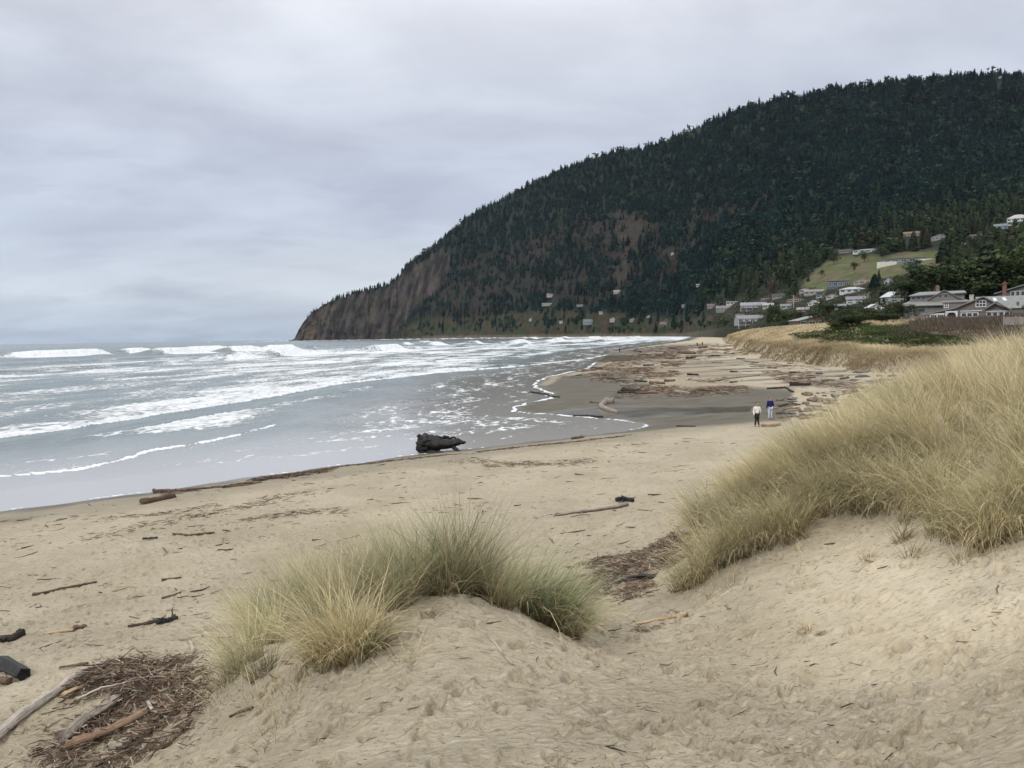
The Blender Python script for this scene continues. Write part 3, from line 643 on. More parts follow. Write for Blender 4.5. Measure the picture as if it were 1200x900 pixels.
def bm_hip(bm, x0, x1, y0, y1, z0, z1, o=0.5, inset=0.35):
    a = [(x0 - o, y0 - o, z0), (x1 + o, y0 - o, z0), (x1 + o, y1 + o, z0), (x0 - o, y1 + o, z0)]; dx = (x1 - x0) * inset; ym = (y0 + y1) / 2
    r0, r1 = (x0 + dx, ym, z1), (x1 - dx, ym, z1)
    A_ = [bm.verts.new(p) for p in a]; C_ = [bm.verts.new(r0), bm.verts.new(r1)]; D_ = [bm.verts.new((p[0], p[1], p[2] - .2)) for p in a]
    bm.faces.new((A_[0], A_[1], C_[1], C_[0])); bm.faces.new((A_[2], A_[3], C_[0], C_[1])); bm.faces.new((A_[1], A_[2], C_[1])); bm.faces.new((A_[3], A_[0], C_[0]))
    bm.faces.new(D_[::-1])
    for i in range(4): j = (i + 1) % 4; bm.faces.new((A_[j], A_[i], D_[i], D_[j]))
def bobj(name, bm, m, parent=None):
    me = bpy.data.meshes.new(name); bmesh.ops.recalc_face_normals(bm, faces=bm.faces); bm.to_mesh(me); bm.free(); me.materials.append(m); return link(name, me, parent)
_mc = {}
def hmat(c, rough=0.85, kind='wall'):
    k = (tuple(round(x, 3) for x in c), kind)
    if k not in _mc:
        T = mat('painted_siding' if kind == 'wall' else 'roof_shingle' if kind == 'roof' else 'trim')
        vec = T.n('ShaderNodeTexCoord').outputs['Object']
        n = T.noise(vec, 1.1, 6, 0.7); n2 = T.noise(T.scalev(vec, (1.5, 1.5, 9) if kind == 'wall' else (5, 5, 5)), 2.0, 3, 0.6)
        col = T.mix(1.0, c, T.ramp(n, [(0.3, 0.72), (0.7, 1.12)]), 'MULTIPLY'); col = T.mix(1.0, col, T.ramp(n2, [(0.35, 0.82), (0.65, 1.08)]), 'MULTIPLY')
        _mc[k] = setb(T, col, rough, 0.3)
    return _mc[k]
T = mat('window_glass'); glass = setb(T, (0.035, 0.042, 0.05), 0.12, 0.6)
WHITE = (0.66, 0.67, 0.66)
def window(parent, x0, x1, z0, z1, y, frame=WHITE, nx=2, nz=1, name='window', t=0.12):
    bm = bm_new(); f = t
    bm_box(bm, x0 - f, x0, y - 0.09, y + 0.05, z0 - f, z1 + f); bm_box(bm, x1, x1 + f, y - 0.09, y + 0.05, z0 - f, z1 + f)
    bm_box(bm, x0, x1, y - 0.085, y + 0.05, z1, z1 + f); bm_box(bm, x0, x1, y - 0.10, y + 0.05, z0 - f, z0)
    for i in range(1, nx): xm = x0 + (x1 - x0) * i / nx; bm_box(bm, xm - f * .35, xm + f * .35, y - 0.07, y + 0.04, z0, z1)
    for i in range(1, nz): zm = z0 + (z1 - z0) * i / nz; bm_box(bm, x0, x1, y - 0.066, y + 0.036, zm - f * .35, zm + f * .35)
    w_ = bobj(name, bm, hmat(frame, 0.6, 'trim'), parent)
    bm = bm_new(); bm_box(bm, x0, x1, y - 0.03, y + 0.03, z0, z1); bobj('pane', bm, glass, w_); return w_
def small_house(u, v, wpx, hpx, wall, roof, label, style='x', group=None, rot=0.0, frame=WHITE, storeys=1, extra=None):
    p = MP(np.array([u]), np.array([v]))[0] if mt(u, v) > 0 else G(u, v, 60)
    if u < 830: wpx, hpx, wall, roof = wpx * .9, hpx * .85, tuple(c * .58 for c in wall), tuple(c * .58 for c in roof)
    HOUSE_SPOTS.append((u, v, wpx, hpx))
    m = p[1] / F; W_, H_ = wpx * m, hpx * m
    Dp = min(max(7.0, W_ * 0.55), 16.0); az_ = math.atan2(p[0], p[1])
    root = thing('house', label, 'house', p - np.array([0, 0, 0.0]), -az_ + rot, group)
    zr = H_; ze = H_ * (0.60 if style in ('x', 'hip') else 0.52 if style == 'y' else 0.85); x0, x1 = -W_ / 2, W_ / 2
    bm = bm_new()
    if style == 'x': bm_gable_wall(bm, x0, x1, 0, Dp, -1.6, ze, zr - .3, 'x')
    elif style == 'y': bm_gable_wall(bm, x0, x1, 0, Dp, -1.6, ze, zr - .3, 'y')
    else: bm_box(bm, x0, x1, 0, Dp, -1.6, ze)
    bobj('wall', bm, hmat(wall), root)
    bm = bm_new()
    if style == 'x': bm_gable_roof(bm, x0, x1, 0, Dp, ze, zr, 'x')
    elif style == 'y': bm_gable_roof(bm, x0, x1, 0, Dp, ze, zr, 'y')
    elif style == 'hip': bm_hip(bm, x0, x1, 0, Dp, ze, zr)
    else: bm_poly(bm, [(x0 - .6, -.8, ze + .15), (x1 + .6, -.8, ze + .15), (x1 + .6, Dp + .5, zr), (x0 - .6, Dp + .5, zr)], .25)
    rf_ = bobj('roof', bm, hmat(roof, 0.8, 'roof'), root)
    rr = np.random.default_rng(int(u * 7 + v))
    nw = max(2, min(5, int(W_ / 4)))
    for s in range(storeys):
        zb, zt = ze * (s / storeys) + ze * 0.28 / storeys, ze * (s + 0.80) / storeys
        for i in range(nw):
            cx_ = x0 + W_ * (i + 0.5) / nw; ww = W_ / nw * rr.uniform(0.26, 0.36)
            window(root, cx_ - ww, cx_ + ww, zb, zt, 0, frame, 2, 1, t=max(0.12, 0.25 * m))
    bm = bm_new(); bm_box(bm, x1 - W_ * .25, x1 - W_ * .25 + .9, Dp * .5, Dp * .5 + .9, ze, zr + 1.0); bobj('chimney', bm, hmat((0.20, 0.13, 0.10)), root)
    if extra: extra(root, x0, x1, ze, zr, Dp)
    return root
def porch(root, x0, x1, ze, zr, Dp):
    bm = bm_new(); bm_box(bm, x0, x0 + (x1 - x0) * .7, -2.5, -0.01, ze * .42, ze * .42 + .2)
    for i in range(4): xx = x0 + (x1 - x0) * .7 * i / 3.01; bm_box(bm, xx, xx + .25, -2.45, -2.2, -4, ze * .42)
    bobj('deck', bm, hmat(WHITE, .7, 'trim'), root)
GREY = (0.17, 0.17, 0.17); LG = (0.36, 0.37, 0.38); DK = (0.07, 0.065, 0.06); BR = (0.13, 0.09, 0.07); PALE = (0.55, 0.56, 0.55); TAN = (0.33, 0.27, 0.20); BLU = (0.30, 0.36, 0.42)
SH = small_house
SH(957, 381, 44, 11, BR, (0.27, 0.28, 0.27), 'low brown house with a long grey roof just behind the dune grass', 'y', rot=0.5)
SH(883, 363, 29, 9, (0.22, 0.22, 0.21), (0.25, 0.26, 0.27), 'house with a wide blue grey roof, upper of the two by the dune end', 'x', extra=porch)
SH(882, 379, 34, 10, (0.30, 0.31, 0.32), (0.22, 0.22, 0.23), 'weathered grey house with pale windows right above the end of the dune', 'x', storeys=1, rot=.25, extra=porch)
SH(849, 365, 19, 7, (0.20, 0.17, 0.15), (0.20, 0.18, 0.17), 'small brown grey house left of the wide grey roofed house', 'x')
SH(858, 357, 13, 4, PALE, (0.60, 0.61, 0.62), 'tiny house with a bright white roof behind the small brown grey house', 'shed')
SH(933, 354, 20, 7, (0.20, 0.12, 0.10), (0.13, 0.10, 0.10), 'dark red brown house with white trimmed gable among green trees', 'y', rot=.1)
SH(912, 350, 14, 6, (0.20, 0.19, 0.19), DK, 'dark house with pale window band left of the white trimmed gable', 'x')
SH(952, 358, 11, 6, PALE, (0.55, 0.55, 0.53), 'little white roofed house below and between the trees of the village', 'y', rot=-.5)
SH(955, 345, 24, 6, (0.30, 0.30, 0.30), (0.24, 0.22, 0.21), 'long grey brown roofed house behind the village hedge', 'x')
SH(962, 349, 10, 4, (0.38, 0.42, 0.46), (0.33, 0.37, 0.41), 'small slate blue roofed annex in front of the long grey brown roof', 'shed')
SH(982, 337, 24, 9, (0.10, 0.13, 0.17), (0.10, 0.11, 0.12), 'dark blue glass fronted house at the foot of the meadow', 'shed', storeys=1)
SH(1010, 333, 18, 8, TAN, (0.36, 0.31, 0.25), 'tan gabled house beside the blue glass house below the meadow', 'y')
SH(999, 343, 28, 7, PALE, (0.42, 0.44, 0.45), 'wide house with a light grey roof below the tan gabled house', 'hip')
SH(1001, 356, 17, 9, (0.50, 0.52, 0.54), (0.20, 0.20, 0.21), 'two storey white house with a dark grey roof', 'x', storeys=2)
SH(1053, 354, 23, 13, (0.36, 0.37, 0.37), (0.50, 0.52, 0.53), 'tall house with steep pale stepped roofs behind the shore pines', 'y', rot=.7, storeys=2)
SH(1026, 364, 14, 8, PALE, (0.48, 0.50, 0.52), 'white gabled cottage left of the steep pale roofs', 'y', rot=.3)
SH(1040, 366, 12, 6, PALE, (0.46, 0.47, 0.48), 'small low white cottage right beside the white gabled cottage', 'x')
SH(1059, 308, 44, 6, (0.20, 0.24, 0.25), (0.13, 0.14, 0.15), 'long low modern house with white retaining walls on the meadow', 'shed',
   extra=lambda r, x0, x1, ze, zr, D: [bobj('retaining_wall', (lambda b: (bm_box(b, *q_), b)[-1])(bm_new()), hmat((0.6, 0.58, 0.52), .8, 'trim'), r) for q_ in ((x0 - 5, x0 + 12, -4, -3, -5, 1.6), (x1 - 6, x1 + 20, -4.5, -3.5, -5, 2.4))])
SH(1017, 296, 32, 5, (0.52, 0.54, 0.55), (0.26, 0.27, 0.27), 'long white house along the upper edge of the meadow', 'hip')
SH(991, 297, 16, 5, (0.10, 0.075, 0.06), (0.09, 0.075, 0.07), 'dark brown house left of the long white one above the meadow', 'x')
SH(1041, 334, 9, 9, (0.42, 0.50, 0.57), (0.30, 0.34, 0.38), 'narrow pale blue gabled house between dark trees', 'y')
SH(1085, 327, 15, 6, (0.30, 0.32, 0.34), (0.30, 0.32, 0.35), 'grey house with slate roof under the right end of the meadow', 'x')
SH(1068, 277, 17, 6, (0.16, 0.11, 0.08), (0.21, 0.135, 0.085), 'orange brown roofed house high in the woods above the meadow', 'x')
SH(1101, 281, 18, 7, (0.25, 0.26, 0.25), (0.25, 0.27, 0.26), 'grey green roofed house in the woods right of the orange brown roof', 'y', rot=.2)
SH(1145, 280, 14, 6, (0.13, 0.10, 0.09), DK, 'dark reddish house at the wood edge below the hilltop road', 'x')
SH(1172, 269, 15, 7, (0.20, 0.24, 0.30), (0.16, 0.19, 0.23), 'blue grey house just left of the white hillside house', 'x')
SH(1193, 263, 22, 12, (0.55, 0.55, 0.53), (0.42, 0.42, 0.41), 'large white house with several levels high at the right edge', 'hip', storeys=2, extra=porch)
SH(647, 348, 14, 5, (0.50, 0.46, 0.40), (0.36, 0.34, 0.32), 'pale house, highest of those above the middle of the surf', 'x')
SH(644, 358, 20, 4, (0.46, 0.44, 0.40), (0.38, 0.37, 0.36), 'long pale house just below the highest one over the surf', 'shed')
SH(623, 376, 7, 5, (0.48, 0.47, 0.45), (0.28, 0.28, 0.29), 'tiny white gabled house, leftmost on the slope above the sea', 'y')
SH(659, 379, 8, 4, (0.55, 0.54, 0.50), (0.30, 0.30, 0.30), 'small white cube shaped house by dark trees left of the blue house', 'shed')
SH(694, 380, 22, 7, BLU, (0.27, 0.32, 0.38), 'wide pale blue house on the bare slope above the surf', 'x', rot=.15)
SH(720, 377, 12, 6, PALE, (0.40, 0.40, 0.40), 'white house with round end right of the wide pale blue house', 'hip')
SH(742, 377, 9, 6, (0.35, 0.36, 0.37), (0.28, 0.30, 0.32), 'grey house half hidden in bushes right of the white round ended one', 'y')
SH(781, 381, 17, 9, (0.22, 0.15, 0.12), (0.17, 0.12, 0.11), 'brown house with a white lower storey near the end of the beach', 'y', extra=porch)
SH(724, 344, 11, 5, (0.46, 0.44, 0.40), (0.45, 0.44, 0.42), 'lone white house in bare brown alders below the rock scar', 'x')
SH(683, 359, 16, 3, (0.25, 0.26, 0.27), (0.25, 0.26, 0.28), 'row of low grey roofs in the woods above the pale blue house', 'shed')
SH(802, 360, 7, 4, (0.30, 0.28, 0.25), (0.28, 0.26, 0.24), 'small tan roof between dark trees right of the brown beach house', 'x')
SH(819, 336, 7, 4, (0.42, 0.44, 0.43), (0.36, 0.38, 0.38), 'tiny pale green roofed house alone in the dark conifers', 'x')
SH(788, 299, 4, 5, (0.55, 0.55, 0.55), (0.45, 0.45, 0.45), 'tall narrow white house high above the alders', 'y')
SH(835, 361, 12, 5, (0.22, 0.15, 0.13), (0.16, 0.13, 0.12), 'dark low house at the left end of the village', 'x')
SH(1172, 92, 3, 3, (0.6, 0.6, 0.6), (0.5, 0.5, 0.5), 'tiny white hut on the mountain top at the right', 'shed')

for q_ in [(868, 371, 13, 6, BR, DK, 'small dark brown house squeezed between the two houses by the dune end', 'y'), (900, 361, 12, 6, (0.3, 0.3, 0.3), (0.33, 0.33, 0.33), 'grey cottage with a light roof right of the wide blue grey roof', 'x'),
    (897, 352, 11, 5, BR, (0.2, 0.15, 0.13), 'brown cottage at the wood edge left of the dark pale windowed house', 'y'), (921, 362, 12, 6, (0.36, 0.35, 0.32), (0.2, 0.2, 0.2), 'cream cottage with a dark roof near the pale utility pole', 'x'),
    (943, 343, 12, 5, (0.28, 0.28, 0.28), (0.18, 0.18, 0.18), 'low dark roofed cottage left of the long grey brown roof', 'hip'), (975, 350, 13, 6, (0.42, 0.42, 0.4), (0.3, 0.31, 0.32), 'pale cottage left of the two storey white house', 'y'),
    (941, 366, 13, 6, (0.24, 0.2, 0.17), (0.28, 0.27, 0.25), 'brown cottage with a light roof above the low brown house', 'x'), (985, 362, 13, 6, (0.3, 0.32, 0.33), (0.22, 0.23, 0.24), 'blue grey cottage below the pale cottage', 'x'),
    (1014, 350, 12, 6, (0.4, 0.38, 0.35), (0.3, 0.3, 0.3), 'small cream cottage right of the two storey white house', 'y'), (1070, 313, 12, 5, (0.45, 0.45, 0.43), (0.4, 0.4, 0.4), 'small white garage below the modern house on the meadow', 'shed'),
    (1128, 290, 12, 5, (0.3, 0.3, 0.29), (0.2, 0.2, 0.2), 'grey house at the right end of the meadow under the woods', 'x'), (706, 368, 9, 4, (0.4, 0.4, 0.38), (0.3, 0.3, 0.3), 'small grey roofed house above the wide pale blue house', 'x'), (762, 372, 9, 4, (0.4, 0.38, 0.34), (0.25, 0.22, 0.2), 'small cream house between the grey house and the brown beach house', 'y')]:
    SH(*q_)
# the big shingled house behind the dune: two blocks
def big_house():
    p0 = MP(np.array([1140.]), np.array([376.]))[0]; m = p0[1] / F; p0[2] = E + ray(1140, 377)[2] * p0[1]
    az_ = math.atan2(p0[0], p0[1])
    XX = lambda u: (u - 1140) * m
    ZZ = lambda v: (377 - v) * m + 0.0175 * 0
    SHG = (0.175, 0.155, 0.14); RF = (0.235, 0.245, 0.235); W2 = (0.19, 0.175, 0.16)
    a = thing('house', 'big brown shingled beach house with a white sunroom', 'house', p0, -az_)
    z = ZZ
    def B(nm, m_, f, par=a): b = bm_new(); f(b); return bobj(nm, b, m_, par)
    def prism(b, pts, y0, y1):
        A_ = [b.verts.new((XX(u), y1, ZZ(v))) for u, v in pts]; B_ = [b.verts.new((XX(u), y0, ZZ(v))) for u, v in pts]; n = len(pts)
        b.faces.new(A_[::-1]); b.faces.new(B_)
        for i in range(n): j = (i + 1) % n; b.faces.new((A_[i], A_[j], B_[j], B_[i]))
    def slab(b, p, q_, y0, y1, th=.3):
        (u0, v0), (u1, v1) = p, q_
        bm_poly(b, [(XX(u0), y0, ZZ(v0)), (XX(u1), y0, ZZ(v1)), (XX(u1), y1, ZZ(v1)), (XX(u0), y1, ZZ(v0))], th)
    B('wall', hmat(SHG), lambda b: (prism(b, [(1090, 395), (1176, 395), (1176, 364), (1163, 357), (1150, 349), (1114, 362), (1090, 366)], 0, 9), prism(b, [(1145, 395), (1195, 395), (1195, 361), (1145, 361)], 5, 14)))
    B('roof', hmat(RF, .8, 'roof'), lambda b: (slab(b, (1087, 367), (1120, 360.5), -1.0, 9.5), slab(b, (1120, 360.45), (1150, 347.5), -1.0, 9.5), slab(b, (1150, 347.45), (1163.5, 356), -0.95, 9.5)))
    B('roof', hmat(RF, .8, 'roof'), lambda b: (slab(b, (1152, 361.5), (1163, 354), -1.6, 4), slab(b, (1163, 353.95), (1178, 364), -1.6, 4)))
    mr = B('roof', hmat(RF, .8, 'roof'), lambda b: (bm_poly(b, [(XX(1148), 4.5, ZZ(362)), (XX(1197), 4.5, ZZ(362)), (XX(1195), 9.6, ZZ(347)), (XX(1142), 9.6, ZZ(347))], .3), bm_poly(b, [(XX(1197), 15, ZZ(362)), (XX(1144), 15, ZZ(362)), (XX(1142), 9.61, ZZ(347)), (XX(1195), 9.61, ZZ(347))], .3)))
    for u0 in (1161, 1170.5):
        sl = (ZZ(347) - ZZ(362)) / 5.1
        zf = lambda y: ZZ(362) + (y - 4.5) * sl + .06
        B('skylight', hmat((0.62, 0.66, 0.70), .2, 'trim'), lambda b: bm_poly(b, [(XX(u0), 7.6, zf(7.6)), (XX(u0 + 3.6), 7.6, zf(7.6)), (XX(u0 + 2.2), 8.9, zf(8.9)), (XX(u0 - 1.4), 8.9, zf(8.9))], .1), mr)
    B('dormer', hmat(W2), lambda b: (prism(b, [(1109, 364), (1134, 364), (1134, 353), (1109, 353)], 3.0, 8.0), bm_poly(b, [(XX(1107), 2.6, ZZ(353)), (XX(1136), 2.6, ZZ(353)), (XX(1136), 8.2, ZZ(350.5)), (XX(1107), 8.2, ZZ(350.5))], .2)))
    window(a, XX(1143.2), XX(1152.2), ZZ(359.3), ZZ(352.9), -.02, nx=3, nz=2, t=.22)
    window(a, XX(1110.6), XX(1114.2), ZZ(359.2), ZZ(353.8), 2.98, nx=2, nz=2, t=.18)
    # sunroom
    wm = hmat(WHITE, .6, 'trim')
    B('sunroom_frame', wm, lambda b: (bm_box(b, XX(1088.6), XX(1111), -.6, -.05, ZZ(390), ZZ(373.6)), bm_box(b, XX(1088.6), XX(1111), -.62, -.05, ZZ(368), ZZ(366.2))))
    for i in range(3): window(a, XX(1090 + i * 7.0), XX(1095.4 + i * 7.0), ZZ(373.3), ZZ(368.4), -.4, nx=3, nz=1, t=.22)
    B('porch', wm, lambda b: (bm_box(b, XX(1111.8), XX(1114), -.7, -.1, ZZ(390), ZZ(364.6)), bm_box(b, XX(1122.5), XX(1124.5), -.7, -.1, ZZ(390), ZZ(364.6)), bm_box(b, XX(1111.8), XX(1124.5), -.75, -.1, ZZ(365.6), ZZ(364)),
        bm_poly(b, [(XX(1114), -.4, ZZ(367.6)), (XX(1114), -.4, ZZ(365)), (XX(1117), -.4, ZZ(365))], .2), bm_poly(b, [(XX(1119.5), -.4, ZZ(365)), (XX(1122.5), -.4, ZZ(365)), (XX(1122.5), -.4, ZZ(367.6))], .2)))
    B('door', hmat((0.03, 0.035, 0.035), .5, 'trim'), lambda b: bm_box(b, XX(1114.2), XX(1122.3), -.16, -.02, ZZ(384), ZZ(366)))
    for u0 in (1128.6, 1134.4, 1140.2): window(a, XX(u0), XX(u0 + 4.4), ZZ(370.8), ZZ(367), -.1, nx=1, t=.25)
    B('cornice', wm, lambda b: (bm_box(b, XX(1127), XX(1149), -.5, -.04, ZZ(364.9), ZZ(363.9)), bm_box(b, XX(1153), XX(1177), -.5, -.04, ZZ(366), ZZ(365))))
    for u0 in (1154, 1160, 1166, 1171.5): window(a, XX(u0), XX(u0 + 4), ZZ(370.5), ZZ(367), -.1, nx=1, t=.2)
    B('chimney', hmat((0.42, 0.40, 0.37)), lambda b: (bm_box(b, XX(1136), XX(1140.5), 9, 10, ZZ(356), ZZ(344.5)), bm_box(b, XX(1135.6), XX(1140.9), 8.9, 10.1, ZZ(345.2), ZZ(344.2))))
    b2 = thing('house', 'two storey grey brown shingled house with red chimney, rear left of the pair', 'house', p0 + np.array([math.sin(az_), math.cos(az_), 0]) * 13, -az_)
    m2 = (p0[1] + 13) / p0[1]; b2.location.x -= 0; 
    x_ = lambda u: ((u - 1140) * m) * m2; z_ = lambda v: (388 - (v)) * 0 + ((377 - v) * m) * m2 + 0.35
    def B2(nm, m_, f, par=b2): b = bm_new(); f(b); return bobj(nm, b, m_, par)
    SH2 = (0.20, 0.19, 0.175)
    B2('wall', hmat(SH2), lambda b: (bm_box(b, x_(1064), x_(1132), 0, 9, z_(395), z_(356.5)), bm_box(b, x_(1074), x_(1131), 2.5, 8.5, z_(357), z_(344.8)), bm_gable_wall(b, x_(1094), x_(1127), 1.9, 6, z_(353), z_(349.5), z_(340.6), 'y')))
    B2('roof', hmat(RF, .8, 'roof'), lambda b: bm_poly(b, [(x_(1061.5), -1.0, z_(357.5)), (x_(1136), -1.0, z_(357.5)), (x_(1134), 3.0, z_(351.5)), (x_(1073), 3.0, z_(351.5))], .25))
    B2('roof', hmat(RF, .8, 'roof'), lambda b: (bm_poly(b, [(x_(1072.5), 1.6, z_(345.2)), (x_(1133), 1.6, z_(343.5)), (x_(1131), 5.2, z_(340.6)), (x_(1084), 5.2, z_(340.6))], .25), bm_poly(b, [(x_(1133), 9, z_(344)), (x_(1072.5), 9, z_(345.2)), (x_(1084), 5.21, z_(340.6)), (x_(1131), 5.21, z_(340.6))], .25)))
    B2('roof', hmat((0.22, 0.22, 0.21), .8, 'roof'), lambda b: bm_gable_roof(b, x_(1094), x_(1127), 1.5, 6, z_(349.6), z_(339.4), 'y', .25))
    B2('chimney', hmat((0.24, 0.14, 0.105)), lambda b: (bm_box(b, x_(1101), x_(1105), 5.5, 6.5, z_(342), z_(334.6)), bm_box(b, x_(1101.8), x_(1104), 5.8, 6.2, z_(334.6), z_(333)), bm_box(b, x_(1100.6), x_(1105.4), 5.3, 6.7, z_(336), z_(335.2))))
    fr = (0.30, 0.30, 0.29)
    for u0, u1, va, vb, yy in ((1076, 1079.5, 349.6, 346.4, 2.5), (1081.5, 1085, 349.6, 346.4, 2.5), (1087, 1090.5, 349.6, 346.4, 2.5), (1110.5, 1113.5, 348.6, 344.6, 1.9), (1104.5, 1107.5, 348.4, 345.4, 1.9),
                               (1071, 1073.2, 365, 360.4, 0), (1074.5, 1076.7, 365, 360.4, 0), (1078, 1080.2, 365, 360.4, 0), (1084.5, 1091, 365, 361, 0), (1065.6, 1068, 365, 361.4, 0)):
        window(b2, x_(u0), x_(u1), z_(va), z_(vb), yy - .02, fr, 1, 1, t=.12)
    HOUSE_SPOTS.append((1130, 378, 150, 40))
    # neighbour at the right edge
    p1 = MP(np.array([1195.]), np.array([366.]))[0]; p1 = PD(1195, 366, p0[1] + 34); m3 = p1[1] / F; az1 = math.atan2(p1[0], p1[1])
    c = thing('house', 'house with a tall red brick chimney and shallow roof at the right edge', 'house', p1, -az1)
    x3 = lambda u: (u - 1195) * m3; z3 = lambda v: (366 - v) * m3
    def B3(nm, m_, f): b = bm_new(); f(b); return bobj(nm, b, m_, c)
    B3('wall', hmat((0.15, 0.14, 0.125)), lambda b: bm_gable_wall(b, x3(1172), x3(1225), 0, 12, z3(390), z3(342), z3(333.6), 'y', .55))
    B3('roof', hmat((0.24, 0.245, 0.24), .8, 'roof'), lambda b: bm_gable_roof(b, x3(1172), x3(1225), 0, 12, z3(342), z3(332.8), 'y', 1.0, .3, .55))
    B3('chimney', hmat((0.20, 0.105, 0.08)), lambda b: (bm_box(b, x3(1177.5), x3(1181.5), -1.2, -.05, z3(372), z3(331.5)), bm_box(b, x3(1177), x3(1182), -1.4, .1, z3(332.6), z3(331.2)), bm_box(b, x3(1178.6), x3(1180.4), -.8, -.4, z3(331.2), z3(329.4))))
    for u0 in (1186, 1191, 1196): window(c, x3(u0), x3(u0 + 3.4), z3(346.5), z3(341.5), -.02, WHITE, 1, 1, t=.15)
big_house()
# ------------------------------------------------------------------ forest: 300 trees one by one, the rest as one mass
hs = np.array(HOUSE_SPOTS, float)
for hu, hv, hw_, hh_ in hs:
    # a tree in front of a house: its foot lies lower in view; keep the line of sight to the facade open
    k = (np.abs(u_ - hu) < hw_ * 0.5 + np.where(hu < 830, .3, 2.5)) & (v_ > hv - hh_ * 0.6) & (v_ < hv + np.where(hu < 830, 8, 16))
    den = np.where(k, 0, den)
den = np.where((u_ > 1058) & (v_ > 335) & (v_ < 420), 0, den)
thin = 0.52
sel = rf2.random(len(u_)) < den * thin
u_, v_, t_, d_, pn, inB, inL, inT, inM = [a[sel] for a in (u_, v_, t_, d_, pn, inB, inL, inT, inM)]
P_ = MP(u_, v_)
Ht = rf2.normal(22, 3.4, len(u_)).clip(12, 32) * np.interp(d_, [300, 700, 1500], [0.52, 0.72, 1.0])
P_[:, 2] -= Ht * 0.04
bare = ((inB > .5) & (pn < 0.12) & (rf2.random(len(u_)) < 0.55)) | (rf2.random(len(u_)) < 0.008)
rnd = (~bare) & ((rf2.random(len(u_)) < .22) | ((inL > .5) & (rf2.random(len(u_)) < 0.5)) | ((inT > .5) & (rf2.random(len(u_)) < 0.6)))
Ht = np.where(bare, Ht * 0.6, np.where(rnd, Ht * np.where((inL > .5) | (inT > .5), .5, .8), Ht))
Ht = np.where(u_ < 480, Ht * 0.7, Ht)
Ht = np.where((u_ > 935) & (u_ < 1102) & (v_ > 315), Ht * 0.6, Ht)
px = Ht / d_ * F
# tints: bluish dark up high, warmer green lower down and nearer
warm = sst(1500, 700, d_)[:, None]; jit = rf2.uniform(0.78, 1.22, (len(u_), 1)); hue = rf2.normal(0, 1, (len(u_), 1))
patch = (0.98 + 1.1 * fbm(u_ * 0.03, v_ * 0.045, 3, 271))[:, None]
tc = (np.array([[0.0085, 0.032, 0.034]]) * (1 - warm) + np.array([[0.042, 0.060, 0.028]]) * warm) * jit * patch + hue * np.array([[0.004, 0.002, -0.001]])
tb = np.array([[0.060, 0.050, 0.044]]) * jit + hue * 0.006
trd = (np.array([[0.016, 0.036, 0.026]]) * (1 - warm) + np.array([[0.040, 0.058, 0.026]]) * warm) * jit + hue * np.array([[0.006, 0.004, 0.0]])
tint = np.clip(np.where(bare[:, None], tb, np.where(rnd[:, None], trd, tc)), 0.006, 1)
kind = np.where(bare, 'bare', np.where(rnd, 'round', 'conifer'))
# which of them stand largest and unhidden in view: nearest, judged by height in the picture
front_ok = (u_ < 1199) & (u_ > 350)
order = np.argsort(-px * front_ok)
big = order[:300]; rest = order[300:]
print('forest trees', len(u_), 'px of 300th', px[big[-1]])
sp_ = Soup()
for k, dets in (('conifer', (30, 34, 38)), ('bare', (30, 34)), ('round', (56, 60))):
    ids = rest[kind[rest] == k]
    grp = np.array_split(rf2.permutation(ids), len(dets) * 3)
    for gi, g_ in enumerate(grp):
        if len(g_): 
            wf = rf2.uniform(0.8, 1.25, len(g_)) * (1.0 if k == 'conifer' else 1.15)
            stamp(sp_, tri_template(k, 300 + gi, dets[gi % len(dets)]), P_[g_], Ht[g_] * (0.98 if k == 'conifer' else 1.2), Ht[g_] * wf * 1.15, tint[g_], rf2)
# trees just behind the crest, so that the skyline has depth
ub = rf2.uniform(470, 1400, 1500); db_ = MD(ub, np.ones_like(ub)) + rf2.uniform(5, 60, 1500); rb = rays(ub, mvr(ub)); Pb = np.stack([rb[:, 0] * db_, db_, E + rb[:, 2] * db_ - 12], -1)
Hb = rf2.normal(20, 2.6, 1500).clip(12, 28)
stamp(sp_, tri_template('conifer', 390, 34), Pb, Hb, Hb * 1.0, np.array([[0.021, 0.041, 0.033]]) * rf2.uniform(.7, 1.3, (1500, 1)), rf2)
uc = rf2.uniform(388, 482, 90); dc_ = MD(uc, np.ones_like(uc)) + rf2.uniform(0, 12, 90); rc = rays(uc, mvr(uc)); Pc = np.stack([rc[:, 0] * dc_, dc_, E + rc[:, 2] * dc_ - 2], -1); Hc = rf2.uniform(9, 24, 90)
stamp(sp_, tri_template('conifer', 391, 34), Pc, Hc, Hc * 1.4, np.array([[0.018, 0.034, 0.027]]) * rf2.uniform(.7, 1.3, (90, 1)), rf2)
fo_ = link('forest', sp_.mesh('forest', leaf_mat)); tag(fo_, 'dark conifer forest with leafless brown alders covering the mountain', kind='stuff')
